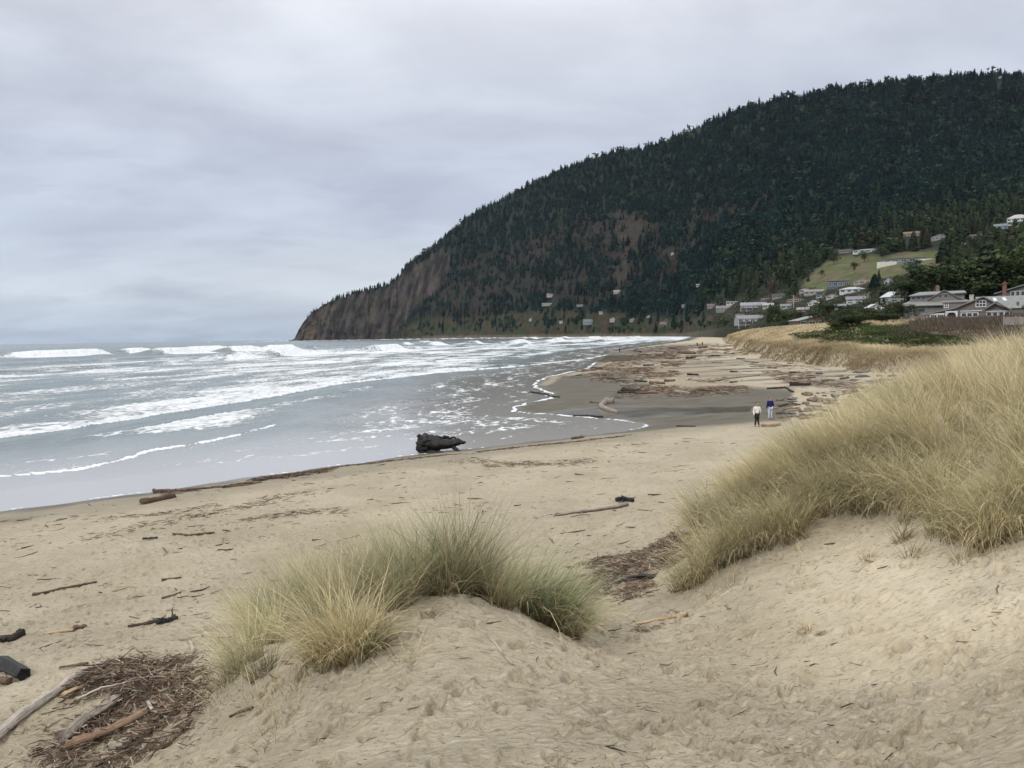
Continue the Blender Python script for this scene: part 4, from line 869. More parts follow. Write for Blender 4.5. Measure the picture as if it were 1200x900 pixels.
# low scrub between the trees on the open slopes
NB = 34000
us, vs__ = rf2.uniform(400, 1200, NB), rf2.uniform(238, 398, NB); ts = mt(us, vs__)
inb = np.maximum(im(us, vs__, BROWN, 2), np.maximum(im(us, vs__, LOWSL, 2), 1.5 * im(us, vs__, TOWN, 2))); k = (ts > 0.004) & (ts < 1) & (rf2.random(NB) < inb * 0.55) & (im(us, vs__, MEADOW, 2) < .3)
for hu, hv, hw_, hh_ in hs: k &= ~((np.abs(us - hu) < hw_ * 0.5 + 1.5) & (vs__ > hv - 1) & (vs__ < hv + 5))
us, vs__ = us[k], vs__[k]; Ps = MP(us, vs__); nb_ = fbm(us * 0.06, vs__ * 0.1, 3, 281)
sc_ = Soup(); isb = (nb_ + rf2.normal(0, .15, len(us)) > np.where(us > 840, .18, 0.0))
dS = Ps[:, 1]; hS = rf2.uniform(2.5, 6.0, len(us)) * np.interp(dS, [400, 1500], [0.62, 1.0])
cb = np.where(isb[:, None], np.array([[0.045, 0.038, 0.030]]), np.array([[0.042, 0.056, 0.026]])) * rf2.uniform(0.6, 1.4, (len(us), 1))
for gi, g_ in enumerate(np.array_split(np.arange(len(us)), 4)):
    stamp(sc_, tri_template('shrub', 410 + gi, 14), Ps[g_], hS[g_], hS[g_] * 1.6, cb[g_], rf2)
tag(link('scrub', sc_.mesh('scrub', leaf_mat)), 'low brown and green scrub on the open slopes above the sea', kind='stuff')
# single trees
bark = simple('bark', (0.10, 0.075, 0.055), (0.05, 0.04, 0.03), 3.0, 0.9, 0.05)
def trunk_mesh(h=0.95, r=0.018, limbs=8, seed=0, spread=.2):
    r_ = random.Random(seed); V = []; Fc = []
    def tube(p, q, ra, rb, n=6):
        p, q = Vector(p), Vector(q); d = (q - p).normalized(); a = d.orthogonal().normalized(); b = d.cross(a); s = len(V)
        for c_, rr in ((p, ra), (q, rb)):
            for i in range(n): V.append(tuple(c_ + (a * math.cos(i * 6.283 / n) + b * math.sin(i * 6.283 / n)) * rr))
        for i in range(n): j = (i + 1) % n; Fc.append((s + i, s + j, s + n + j, s + n + i))
    tube((0, 0, -0.03), (0.004, 0.003, h * .5), r, r * .6); tube((0.004, 0.003, h * .5), (0, 0, h), r * .6, r * .12)
    for i in range(limbs):
        z0 = r_.uniform(.2, .8) * h; a = r_.random() * 6.283; L = spread * r_.uniform(.5, 1) * (1 - z0 * .6)
        tube((0, 0, z0), (math.cos(a) * L, math.sin(a) * L, z0 + r_.uniform(-.02, .12)), r * .25, r * .06, 4)
    me = mesh_np('trunk', np.array(V), [np.array(Fc)], bark); return me
crown_src = {}
tint_cols = {'conifer': [(0.020, 0.038, 0.030), (0.040, 0.056, 0.028), (0.030, 0.046, 0.030), (0.052, 0.058, 0.032)], 'bare': [(0.10, 0.074, 0.062), (0.085, 0.066, 0.055)], 'round': [(0.036, 0.054, 0.024), (0.050, 0.068, 0.026)]}
def crown_mesh(k, var):
    if (k, var) not in crown_src:
        s = Soup(); det = {'conifer': 420, 'bare': 260, 'round': 1500}[k]; c = np.array([tint_cols[k][var % len(tint_cols[k])]])
        stamp(s, tri_template(k, 500 + var, det), np.zeros((1, 3)), np.ones(1), np.ones(1) * (1.05 if k == 'conifer' else 1.1), c, np.random.default_rng(var))
        crown_src[(k, var)] = (s.mesh('crown', leaf_mat), trunk_mesh(seed=var, limbs=4 if k == 'conifer' else 12, r=0.02 if k != 'bare' else .025, spread=.12 if k == 'conifer' else .3))
    return crown_src[(k, var)]
NAMES = {'conifer': ('conifer', 'conifer'), 'bare': ('bare_tree', 'bare tree'), 'round': ('broadleaf_tree', 'tree')}
LBL = {'conifer': 'dark green conifer standing among the trees round the village and right hand slope', 'bare': 'leafless brown alder among the dark trees of the hillside', 'round': 'rounded dark green tree among the village houses'}
GRP = {'conifer': 'conifers round the village', 'bare': 'leafless alders', 'round': 'rounded trees in the village'}
def tree(k, p, h, w_, var, label=None, group=None, rot=0):
    cm, tm = crown_mesh(k, var)
    root = thing(NAMES[k][0], label or LBL[k], NAMES[k][1], p, rot, group or (None if label else GRP[k]))
    root.scale = (h * w_, h * w_, h)
    link('crown', cm, root); link('trunk', tm, root); return root
for i in big:
    wv = float(warm[i, 0]); k = kind[i]
    var = int(rf2.integers(0, 8)) if k == 'conifer' else int(rf2.integers(0, 4))
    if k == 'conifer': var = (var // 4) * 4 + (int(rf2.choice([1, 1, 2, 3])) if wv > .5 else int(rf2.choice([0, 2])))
    tree(k, P_[i], float(Ht[i]) * 1.08, float(rf2.uniform(.85, 1.2)), var, rot=float(rf2.random() * 6.28))
# trees one can point to
def tree_uv(k, u, v, hpx, w_, var, label):
    p = MP(np.array([u * 1.0]), np.array([v * 1.0]))[0]; return tree(k, p, hpx * p[1] / F, w_, var, label, rot=u)
tree_uv('round', 977, 310, 17, 1.0, 0, 'round dark tree standing alone on the left side of the meadow')
tree_uv('round', 1013, 307, 15, 1.2, 1, 'broad dark tree in the middle of the meadow')
tree_uv('round', 1001, 321, 15, 0.8, 2, 'small round tree below the broad tree on the meadow')
tree_uv('round', 1033, 303, 17, 1.0, 5, 'dense dark tree between the long white house and the modern house')
tree_uv('round', 963, 325, 11, 0.8, 3, 'smallest tree at the lower left corner of the meadow')
tree_uv('conifer', 1010, 293, 27, 1.5, 3, 'brown tinged conifer above the white house over the meadow')
tree_uv('round', 1069, 322, 20, 1.3, 0, 'wide dark tree above the grey slate roofed house')
tree_uv('conifer', 1025, 340, 19, 1.7, 0, 'dark conifer clump left of the narrow pale blue house')
tree_uv('conifer', 1037, 350, 17, 1.6, 2, 'bluish conifer in front of the narrow pale blue house')
tree_uv('bare', 905, 350, 26, 1.2, 0, 'tall leafless tree at the wood edge left of the village')
tree_uv('bare', 1042, 352, 15, 1.8, 1, 'rounded leafless purple brown tree beside the stepped pale roofs')
tree_uv('round', 912, 377, 22, 1.6, 1, 'bright green bushy tree right of the weathered grey house')
tree_uv('round', 927, 379, 17, 1.5, 3, 'green bushy tree next to the weathered grey houses, right of the brighter one')
tree_uv('bare', 936, 377, 15, 1.7, 1, 'leafless thicket tree left of the low brown house')
tree_uv('round', 972, 374, 20, 1.7, 2, 'dark rounded tree behind the low brown house')
tree_uv('round', 990, 372, 16, 1.5, 0, 'low wide tree below the two storey white house')
tree_uv('round', 870, 379, 10, 2.0, 0, 'low bush left of the weathered grey house')
# utility pole in the village
pp = MP(np.array([930.]), np.array([361.]))[0]; mm_ = pp[1] / F
pl = thing('utility_pole', 'thin pale utility pole among the village houses', 'pole', pp)
b = bm_new(); bm_box(b, -.25, .25, -.25, .25, -1, 15 * mm_); bobj('post', b, hmat((0.4, 0.38, 0.35)), pl); b = bm_new(); bm_box(b, -1.4, 1.4, -.32, -.26, 13.6 * mm_, 13.9 * mm_); bobj('crossarm', b, hmat((0.3, 0.28, 0.25)), pl)

# ------------------------------------------------------------------ thickets and shrubs behind the dune
def shrub(u, v, wpx, hpx, col, label, name='shrub', cat='shrub', seed=0, det=2600, depth=None, zoff=0):
    p = G(u, v, 60) if depth is None else PD(u, v, depth)
    if depth is not None: p[2] = float(gz(p[0], p[1])) - .1
    m = p[1] / F; W_ = wpx * m; H_ = hpx * m
    tr, sh = tri_template('shrub', seed + 600, det)
    rng = np.random.default_rng(seed)
    tr = tr.copy(); tr[..., 0] *= W_ / 1.9; tr[..., 1] *= min(W_, 9) / 2.2; tr[..., 2] *= H_
    C = np.repeat(np.array([col]) * (sh[:, None] * rng.uniform(.75, 1.3, (len(sh), 1))), 3, 0)
    root = thing(name, label, cat, p, 0)
    link('foliage', mesh_np('foliage', tr.reshape(-1, 3), [np.arange(len(tr) * 3).reshape(-1, 3)], leaf_mat, colors=C, smooth=False), root)
    V = []; 
    bmx = bm_new()
    for i in range(7):
        a = rng.random() * 6.28; bx_, by_ = rng.normal(0, W_ * .12), rng.normal(0, .6); tx_, ty_ = bx_ + math.cos(a) * W_ * .2, by_ + math.sin(a)
        vs2 = [bmx.verts.new(c_) for c_ in ((bx_ - .08, by_, -.4), (bx_ + .08, by_, -.4), (bx_, by_ + .12, -.4), (tx_, ty_, H_ * .7))]
        for f_ in ((0, 1, 3), (1, 2, 3), (2, 0, 3)): bmx.faces.new([vs2[q] for q in f_])
    bobj('stem', bmx, bark, root); return root
shrub(1003, 400, 96, 24, (0.038, 0.052, 0.024), 'wide dark green shore pine thicket at the end of the dune grass', seed=1, det=6500, depth=165)
shrub(1050, 396, 46, 30, (0.034, 0.046, 0.022), 'dark green shore pine leaning up against the big house', seed=2, det=4500, depth=175)
shrub(1020, 388, 60, 22, (0.046, 0.056, 0.026), 'shore pine behind the wide thicket, below the stepped pale roofs', seed=3, det=4500, depth=190)
shrub(972, 408, 26, 8, (0.030, 0.046, 0.028), 'small blue green bush in front of the pine thicket', seed=4, det=1600, depth=140)
shrub(1018, 411, 26, 7, (0.048, 0.058, 0.026), 'small green bush growing in the straw coloured dune grass', seed=5, det=1300, depth=122)
shrub(1045, 380, 50, 26, (0.030, 0.042, 0.022), 'dark pine crown behind the two storey shingled house', 'shrub', seed=6, det=4000, depth=225)
shrub(1205, 392, 24, 26, (0.050, 0.068, 0.026), 'green bush at the right edge beside the big house', seed=7, det=2000, depth=165)
# tall dark pines rising behind the big house
rs = np.random.default_rng(5)
for i, (u, v, hp, w_) in enumerate([(1075, 362, 50, 1.5), (1092, 362, 58, 1.6), (1110, 362, 52, 1.5), (1128, 362, 62, 1.5), (1146, 360, 56, 1.6), (1164, 360, 66, 1.5), (1182, 358, 62, 1.6), (1200, 358, 78, 1.5), (1156, 350, 70, 1.4), (1190, 340, 60, 1.4), (1218, 360, 70, 1.5), (1060, 360, 34, 1.5)]):
    p = PD(u, v, 300); p[2] = E + ray(u, v)[2] * 300
    tree('round' if i % 2 else 'conifer', p, hp * 300 / F, w_ * (1 if i % 2 else .8), int(rs.integers(0, 4)) if i % 2 else [1, 3, 2][i % 3], 'broad shore pine in the dark row rising right behind the big shingled house', 'shore pines behind the big house', i)
# ------------------------------------------------------------------ beach grass
def proj(P):
    q_ = (np.asarray(P, float) - np.array([0, 0, E])) @ MC
    return 600 + F * q_[..., 0] / -q_[..., 2], 450 - F * q_[..., 1] / -q_[..., 2]
def blades(P, az, L, th0, th1, wd, cb, ct, rng, seg=5, mid=None):
    n = len(P); ts_ = np.linspace(0, 1, seg + 1)
    th = th0[:, None] + (th1 - th0)[:, None] * ts_[None] ** 1.4
    ds = L[:, None] / seg
    hx = np.concatenate([np.zeros((n, 1)), np.cumsum(np.sin(th[:, :-1]) * ds, 1)], 1); hz = np.concatenate([np.zeros((n, 1)), np.cumsum(np.cos(th[:, :-1]) * ds, 1)], 1)
    cx_, cy_ = np.cos(az)[:, None], np.sin(az)[:, None]
    C = np.stack([P[:, 0:1] + hx * cx_, P[:, 1:2] + hx * cy_, P[:, 2:3] + hz], -1)
    wa = rng.random(n) * 6.283; W = np.stack([np.cos(wa), np.sin(wa), rng.normal(0, .2, n)], -1)[:, None, :] * (wd[:, None] * (1 - ts_ ** 1.6 * 0.92)[None])[..., None] * .5
    V = np.stack([C - W, C + W], 2).reshape(-1, 3)
    b = (np.arange(n) * (seg + 1) * 2)[:, None] + (np.arange(seg) * 2)[None]
    Fq = np.stack([b, b + 1, b + 3, b + 2], -1).reshape(-1, 4)
    k = ts_[None, :, None]
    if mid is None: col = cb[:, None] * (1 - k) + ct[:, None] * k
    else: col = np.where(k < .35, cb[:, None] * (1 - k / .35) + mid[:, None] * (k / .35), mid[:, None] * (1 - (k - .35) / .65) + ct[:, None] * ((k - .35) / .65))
    return V, Fq, np.repeat(col, 2, 1).reshape(n * (seg + 1) * 2, 3)
grass_mat = tint_mat('beach_grass', 0.55, 0.30, 0.25)
STRAW, OLIVE, GREENB, BROWNB = np.array([0.76, 0.65, 0.42]), np.array([0.26, 0.25, 0.095]), np.array([0.105, 0.190, 0.085]), np.array([0.20, 0.145, 0.085])
def clump(rng, c, n, rad, L, az0, azs, lean, green, droop=0.9, wd=0.0068, flat=0.0):
    """blades fanning out of one crown at c (world x,y)"""
    n = int(n * .8); a = rng.random(n) * 6.283; r = rad * np.sqrt(rng.random(n)); x = c[0] + r * np.cos(a); y = c[1] + r * np.sin(a)
    P = np.stack([x, y, gz(x, y, fine=False) - 0.02], 1)
    out = np.stack([np.cos(a), np.sin(a)], 1) * (r / rad * 0.5)[:, None] + np.array([[math.cos(az0), math.sin(az0)]]) * lean + rng.normal(0, azs * 1.35, (n, 2))
    odd = rng.random(n) < .10; out[odd] += rng.normal(0, .9, (odd.sum(), 2))
    az = np.arctan2(out[:, 1], out[:, 0]); m = np.clip(np.linalg.norm(out, axis=1), 0, 1.6)
    th0 = 0.10 + 0.42 * m + flat; th1 = th0 + droop * rng.uniform(0.35, 1.9, n)
    Ls = L * 1.28 * rng.uniform(0.40, 1.15, n)
    lie = rng.random(n) < .16; th0 = np.where(lie, th0 + .35, th0); th1 = np.where(lie, th1 + .8, th1)
    g = np.clip(green + rng.normal(0, .28, n), 0, 1)[:, None]; j = rng.uniform(.55, 1.35, (n, 1))
    j = j * rng.uniform(.60, 1.25)
    dead = ((rng.random(n) < .22) | lie)[:, None]
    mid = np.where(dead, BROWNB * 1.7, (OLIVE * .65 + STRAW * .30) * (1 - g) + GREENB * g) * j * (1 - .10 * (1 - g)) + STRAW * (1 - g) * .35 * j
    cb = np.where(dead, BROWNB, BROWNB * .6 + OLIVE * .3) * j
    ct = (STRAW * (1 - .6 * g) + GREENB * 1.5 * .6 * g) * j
    return blades(P, az, Ls, th0, th1, np.full(n, wd) * rng.uniform(.6, 1.3, n) * np.where(odd, 1.6, 1.0), cb, ct, rng, 5, mid)
def grass_obj(name, parts, label, cat, group=None, kind=None, parent=None):
    s = Soup()
    for p in parts: s.add(*p)
    o = link(name, s.mesh(name, grass_mat), parent); return tag(o, label, cat, group, kind)
rg = np.random.default_rng(21)
WEST = math.pi
def cl_uv(u, v, n, rad, L, az0, azs, lean, green, droop=.9, **k): p = G(u, v); return clump(rg, p[:2], n, rad, L, az0, azs, lean, green, droop, **k)
def many(spots): return [cl_uv(*s) for s in spots]
TC = 'grass tussock'; TG = 'grass tussocks on the centre mound'
grass_obj('grass_tussock', many([(430, 697, 1200, .26, 1.62, 1.6, .30, .15, .42, .55), (452, 690, 900, .24, 1.5, 1.0, .28, .12, .5, .3), (480, 692, 900, .26, 1.32, .6, .28, .14, .5, .35), (505, 694, 700, .22, 1.00, .6, .30, .2, .60, .6), (462, 712, 500, .20, .85, -1.2, .4, .1, .55, .7), (400, 715, 1000, .26, 1.5, 1.8, .24, .14, .2, .6)]),
          'tallest green and straw tussock at the top of the centre mound', TC, TG)
grass_obj('grass_tussock', many([(545, 694, 800, .24, 1.1, .5, .30, .2, .6, .6), (568, 697, 800, .24, .98, .4, .28, .25, .55, .6), (590, 702, 700, .24, .92, .3, .28, .3, .35, .7), (525, 696, 500, .16, .80, .0, .35, .2, .55, .7)]),
          'upright tussock right of the tallest one on the centre mound', TC, TG)
grass_obj('grass_tussock', many([(605, 712, 700, .22, .90, -.1, .25, .5, .85, .9), (625, 722, 800, .24, .90, -.2, .25, .6, .9, 1.0), (645, 732, 800, .22, .85, -.3, .22, .7, .9, 1.0), (662, 741, 600, .18, .72, -.3, .22, .75, .6, 1.0), (585, 708, 400, .16, .75, -.2, .3, .4, .6, .9)]),
          'blue green tussock bending down the right side of the centre mound', TC, TG)
grass_obj('grass_tussock', many([(335, 735, 1100, .32, 1.25, 2.9, .32, .45, .5, .7), (355, 718, 1100, .30, 1.4, 2.3, .26, .22, .45, .6), (315, 752, 900, .32, 1.05, 3.1, .32, .55, .45, .8), (375, 722, 900, .26, 1.45, 2.0, .26, .18, .25, .6), (300, 735, 700, .30, 1.0, 3.0, .3, .6, .3, .8), (385, 745, 500, .22, .85, 3.4, .4, .3, .45, .8)]),
          'wide green tussock leaning left on the left flank of the centre mound', TC, TG)
grass_obj('grass_tussock', many([(395, 772, 620, .18, .95, -1.9, .42, .30, .10, .9), (418, 768, 480, .16, .85, -1.2, .42, .3, .05, .9), (440, 762, 260, .10, .60, -.9, .45, .3, .25, .9), (375, 768, 350, .16, .70, -2.5, .4, .35, .2, .9)]),
          'yellow straw tussock at the front edge of the centre mound', TC, TG)
grass_obj('grass_tussock', many([(288, 778, 500, .26, .8, 3.6, .35, .45, .35, .9), (308, 790, 220, .16, .60, 3.9, .4, .4, .4, .9), (268, 800, 160, .20, .55, 3.6, .4, .45, .5, .9)]),
          'thin green tussock low on the left slope beside the driftwood heap', TC, TG)
grass_obj('grass_blades', many([(262, 815, 60, .25, .40, 4.0, .5, .4, .3, 1.0), (300, 822, 45, .25, .38, 4.2, .5, .5, .1, 1.0), (330, 845, 30, .2, .36, 4.4, .5, .5, .1, 1.0), (345, 800, 60, .25, .42, 4.4, .5, .5, .1, 1.0), (322, 868, 28, .2, .36, 4.4, .5, .5, .1, 1.0)]),
          'sparse dry blades scattered down the left slope of the mound', 'grass', None, 'stuff')
grass_obj('grass_blades', many([(478, 778, 26, .15, .36, -1.6, .5, .4, .1, .9), (600, 700, 30, .1, .3, -1.6, .5, .4, .4, .9), (505, 720, 26, .1, .3, -1.6, .5, .4, .4, .9), (320, 660, 10, .2, .5, 1.6, .3, .1, .0, .3), (238, 640, 8, .3, .6, 1.6, .3, .1, .0, .3)]),
          'few short lone blades in the bare sand of the centre mound', 'grass', None, 'stuff')
# right hand dune: lower edge of the cover, in plan
edge_px = [(812, 690), (840, 668), (875, 650), (905, 642), (935, 622), (965, 598), (1000, 588), (1030, 585), (1060, 588), (1085, 590), (1110, 610), (1150, 640), (1185, 640), (1215, 610), (1260, 600)]
edge_w = np.array([G(u, v)[:2] for u, v in edge_px])
parts = []; edgeparts = [[], [], [], [], []]
nclr = 0
for i in range(1150):
    x = rg.uniform(2.0, 24); y = rg.uniform(8.5, 25)
    if x > 1.05 * y + 1: continue
    # behind the lower edge of the cover?
    uu, vv = proj(np.array([x, y, float(gz(x, y, fine=False))])); 
    ev = np.interp(uu, [e[0] for e in edge_px], [e[1] for e in edge_px])
    if uu < 806 or vv > ev - 3: continue
    z_ = float(gz(x, y, fine=False))
    if z_ < 2.9 + 0.03 * y and y < 17: continue
    if y > 16 and z_ < 4.0: continue
    dd = y; n = int(np.interp(dd, [9, 14, 25], [300, 230, 150])); 
    if uu > 1000 and vv > ev - 25 and rg.random() < .35: continue
    L = rg.uniform(.62, 1.1) * (1.0 if uu > 930 else .9); up = sst(60, 140, ev - vv)
    p = clump(rg, (x, y), n, rg.uniform(.07, .15), L, WEST + .55 * (1 - up) + rg.normal(0, .75), .28, float(.55 - .35 * up) + rg.uniform(-.1, .2), float(np.clip(.18 - .18 * up + rg.normal(0, .08), 0, 1)), 1.05 - .35 * float(up), wd=.0064 * max(1, dd / 12)); nclr += 1
    if ev - vv < 22: edgeparts[min(4, int((uu - 806) / 85))].append(p)
    else: parts.append(p)
# the near rim gets a denser row
for i in range(150):
    k = rg.random() * (len(edge_px) - 1.01); a = int(k); f = k - a; c = edge_w[a] * (1 - f) + edge_w[a + 1] * f + rg.normal(0, .12, 2) + np.array([.0, .22])
    uu = edge_px[a][0]
    if 1090 < uu < 1120 and rg.random() < .5: continue
    p = clump(rg, c, 150, .20, rg.uniform(.6, .9), WEST + .9 + rg.normal(0, .35), .22, .55, float(np.clip(rg.normal(.22, .12), 0, 1)), 1.2)
    edgeparts[min(4, int((uu - 806) / 85))].append(p)
for i in range(130):
    u0 = rg.uniform(862, 1060); v0 = np.interp(u0, [862, 900, 1000, 1060], [590, 560, 525, 505]) + rg.uniform(-22, 26); c0 = G(u0, v0)
    parts.append(clump(rg, c0[:2], 260, .14, rg.uniform(.6, .95), WEST + rg.normal(.2, .6), .28, .5, float(np.clip(rg.normal(.12, .12), 0, 1)), 1.0, wd=.0066))
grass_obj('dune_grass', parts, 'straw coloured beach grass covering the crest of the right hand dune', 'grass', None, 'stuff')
el = ['lowest tip of grass at the left end of the right hand dune', 'olive tussocks bending left above the smooth sand face of the right hand dune', 'thick arching tussock in the middle of the right dune rim', 'straw tussock hanging over the sand near the right dune ridge', 'green based tussock at the right edge of the picture on the dune']
for lab, pr in zip(el, edgeparts):
    if pr: grass_obj('grass_tussock', pr, lab, TC, 'grass tussocks along the rim of the right dune')
for i in range(330):
    u0, v0 = rg.uniform(850, 1270), rg.uniform(450, 640)
    if v0 > np.interp(u0, [e[0] for e in edge_px], [e[1] for e in edge_px]) - 8 or v0 < np.interp(u0, [850, 900, 960, 1060, 1270], [610, 545, 500, 455, 440]): continue
    c0 = G(u0, v0); edgeparts[4].append(clump(rg, c0[:2], 330, .12, rg.uniform(.7, 1.1), WEST + rg.normal(.2, .5), .26, .45, float(np.clip(rg.normal(.12, .12), 0, 1)), 1.0, wd=.0066))
for (u, v, n, rad, L, gr, lab) in [(1058, 632, 90, .10, .5, .1, 'small fan of pale yellow blades on the right dune face'), (1015, 655, 46, .07, .34, 0, 'small brown dead tuft standing alone on the right dune face'), (1070, 650, 60, .12, .42, 0, 'dead brown flattened tuft below the pale yellow fan'),
                                   (1135, 655, 70, .15, .5, .05, 'dry flattened tuft under the green tussock at right'), (944, 738, 60, .06, .20, 0, 'small dead grey tuft at the foot of the right dune'), (845, 690, 60, .3, .42, .05, 'thin dry blades below the tip of the right dune grass'), (830, 705, 30, .2, .3, 0, 'last few dry blades at the foot of the right dune grass')]:
    grass_obj('grass_tuft', [cl_uv(u, v, n, rad, L, WEST + 1.3, .55, .5, gr, 1.0)], lab, 'grass tuft', 'small tufts on the right dune face')
# loose seed stalks rising over the crest
st_p = []
for u, v in ((1168, 470), (1150, 455), (1190, 450), (1110, 470), (1135, 462), (1180, 462), (1060, 500)):
    p = PD(u, v, 13.5); p[2] = gz(p[0], p[1], fine=False)
    n = 3; st_p.append(blades(np.repeat(p[None], n, 0) + rg.normal(0, .1, (n, 3)) * [1, 1, 0], WEST + rg.normal(0, 1, n), rg.uniform(1.0, 1.35, n), rg.uniform(.05, .3, n), rg.uniform(.3, .9, n), np.full(n, .011), np.repeat([STRAW * .7], n, 0), np.repeat([STRAW * 1.25], n, 0), rg, 6))
grass_obj('seed_stalks', st_p, 'pale seed stalks standing above the right dune grass', 'grass', None, 'stuff')

# ---- far dune: straw grass, green cover and brown thicket, sown where the plan says
gv = V                                              # vertices of the sand sheet
sub = np.where((GYm.ravel() > 62) & (GYm.ravel() < 700) & (sE.ravel() > 0.4) & (np.abs(GXm.ravel() / GYm.ravel()) < 0.8))[0]
Pv = gv[sub]; Uv, Vv = proj(Pv); eS = sE.ravel()[sub]
def pick(wt, n, rng):
    p = np.clip(wt, 0, None); p = p / p.sum(); i = rng.choice(len(p), n, p=p); y = Pv[i, 1]
    x = Pv[i, 0] + rng.normal(0, .0016, n) * y; y2 = y * (1 + rng.normal(0, .006, n)); return np.stack([x, y2, gz(x, y2, fine=False) - .03], 1), eS[i], Uv[i], Vv[i]
uv_in = Uv < 1290
GRN = (.25 + .75 * sst(-.2, .15, fbm(Uv * .035, Vv * .25, 3, 303))) * pmask(Uv + 22 * fbm(Uv * .03, Vv * .2, 3, 301), Vv + 3 * fbm(Uv * .05, Vv * .1, 2, 302), [(930, 394), (965, 388), (1010, 382), (1055, 386), (1085, 396), (1120, 400), (1140, 404), (1120, 408), (1060, 409), (1010, 404), (970, 400), (935, 397)], 2.0)
THK = pmask(Uv + 8 * fbm(Uv * .05, Vv * .2, 2, 305), Vv, [(1020, 394), (1045, 386), (1062, 380), (1090, 374), (1320, 360), (1320, 416), (1180, 410), (1110, 401), (1050, 399)], 2.0)
strw = uv_in * (1 - np.maximum(GRN, THK)) * (0.35 + 0.65 * (Vv > 380))
n = 120000; P2, e2, U2, V2 = pick(strw * (1 + 2.5 * (eS < 8)), n, rg); dY = P2[:, 1]
pat = fbm(P2[:, 0] * .12, P2[:, 1] * .05, 3, 311); tone = np.clip(.62 + .9 * pat + rg.normal(0, .18, n), 0, 1)[:, None]
sc = sst(5.5, 1.0, e2)[:, None]
olv = sst(.12, .35, fbm(P2[:, 0] * .07 + 9, P2[:, 1] * .035, 2, 315))[:, None] * .6
ct = (STRAW * 1.12 * tone + BROWNB * 1.9 * (1 - tone)) * (1 - olv) + OLIVE * .8 * olv; ct = ct * (1 - .75 * sc) + BROWNB * .8 * sc
cb = ct * .7
L2 = rg.uniform(.4, .95, n) * (1 - .3 * sc[:, 0]); wd = .0011 * dY * rg.uniform(.5, 1.1, n)
az2 = np.where(e2 < 5, WEST + .7, WEST + .2) + rg.normal(0, .8, n)
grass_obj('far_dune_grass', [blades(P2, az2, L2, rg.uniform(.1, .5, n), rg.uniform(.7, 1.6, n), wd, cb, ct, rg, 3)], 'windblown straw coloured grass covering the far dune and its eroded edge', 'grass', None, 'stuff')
n = 26000; P3, e3, U3, V3 = pick(GRN * uv_in + 1e-9, n, rg); tr_, sh_ = tri_template('shrub', 640, 5)
g3 = Soup(); pt = sst(-.1, .25, fbm(P3[:, 0] * .2, P3[:, 1] * .07, 3, 321))[:, None]
stamp(g3, (tr_, sh_), P3, rg.uniform(.35, .9, n), rg.uniform(.7, 1.4, n) * .9, (np.array([[.085, .125, .040]]) * pt + np.array([[.060, .075, .032]]) * (1 - pt)) * rg.uniform(.7, 1.35, (n, 1)), rg)
tag(link('green_groundcover', g3.mesh('green_groundcover', leaf_mat)), 'bright green low plants between the straw dune and the brown thicket', kind='stuff')
n = 60000; P4, e4, U4, V4 = pick(THK * uv_in + 1e-9, n, rg)
hT = rg.uniform(.5, 1.9, n) * (.75 + .8 * fbm(P4[:, 0] * .1, P4[:, 1] * .06, 3, 325)) * np.clip((P4[:, 1] - 70) / 60, .3, 1)
jt = rg.uniform(.6, 1.4, (n, 1)); gt = (sst(.15, .4, fbm(P4[:, 0] * .15, P4[:, 1] * .08, 3, 327)) * .8)[:, None]
ctk = (np.array([[.115, .088, .066]]) * (1 - gt) + np.array([[.075, .085, .04]]) * gt) * jt
grass_obj('brown_thicket', [blades(P4, rg.random(n) * 6.28, hT, rg.uniform(.0, .9, n), rg.uniform(.1, 1.4, n), .0009 * P4[:, 1] * rg.uniform(.6, 1.4, n), ctk * .75, ctk, rg, 2)], 'leafless purple brown thicket in front of the big shingled house', 'thicket', None, 'stuff')
# ------------------------------------------------------------------ driftwood
def wood(name, c1, c2, c3, rough=.85, sc=1.0):
    T = mat(name); vec = T.n('ShaderNodeTexCoord').outputs['UV']; ob = T.n('ShaderNodeTexCoord').outputs['Object']
    n1 = T.noise(T.scalev(T.attr('grain', 'Vector'), (1, 1, 1)), 3.0 * sc, 6, .7); n2 = T.noise(ob, 5.0, 5, .7)
    c = T.mix(T.mapr(n1, .38, .62), c2, c1); c = T.mix(T.math('MULTIPLY', T.mapr(n2, .5, .68), .8), c, c3)
    return setb(T, c, rough, .3, T.bump(T.math('ADD', n1, n2), .03, .8))
W_GREY = wood('weathered_driftwood', (.33, .29, .245), (.17, .145, .12), (.10, .08, .065)); W_PALE = wood('pale_driftwood', (.50, .46, .40), (.33, .29, .24), (.16, .12, .09))
W_BROWN = wood('brown_driftwood', (.17, .115, .08), (.08, .055, .04), (.035, .025, .02)); W_DARK = wood('dark_driftwood', (.045, .034, .028), (.02, .016, .014), (.010, .009, .008))
W_BLACK = wood('charred_driftwood', (.024, .022, .021), (.006, .006, .007), (.045, .04, .036), .5); W_RED = wood('fresh_orange_wood', (.28, .19, .13), (.18, .12, .085), (.12, .07, .045)); W_TAN = wood('split_tan_wood', (.48, .36, .22), (.36, .25, .14), (.2, .13, .08))
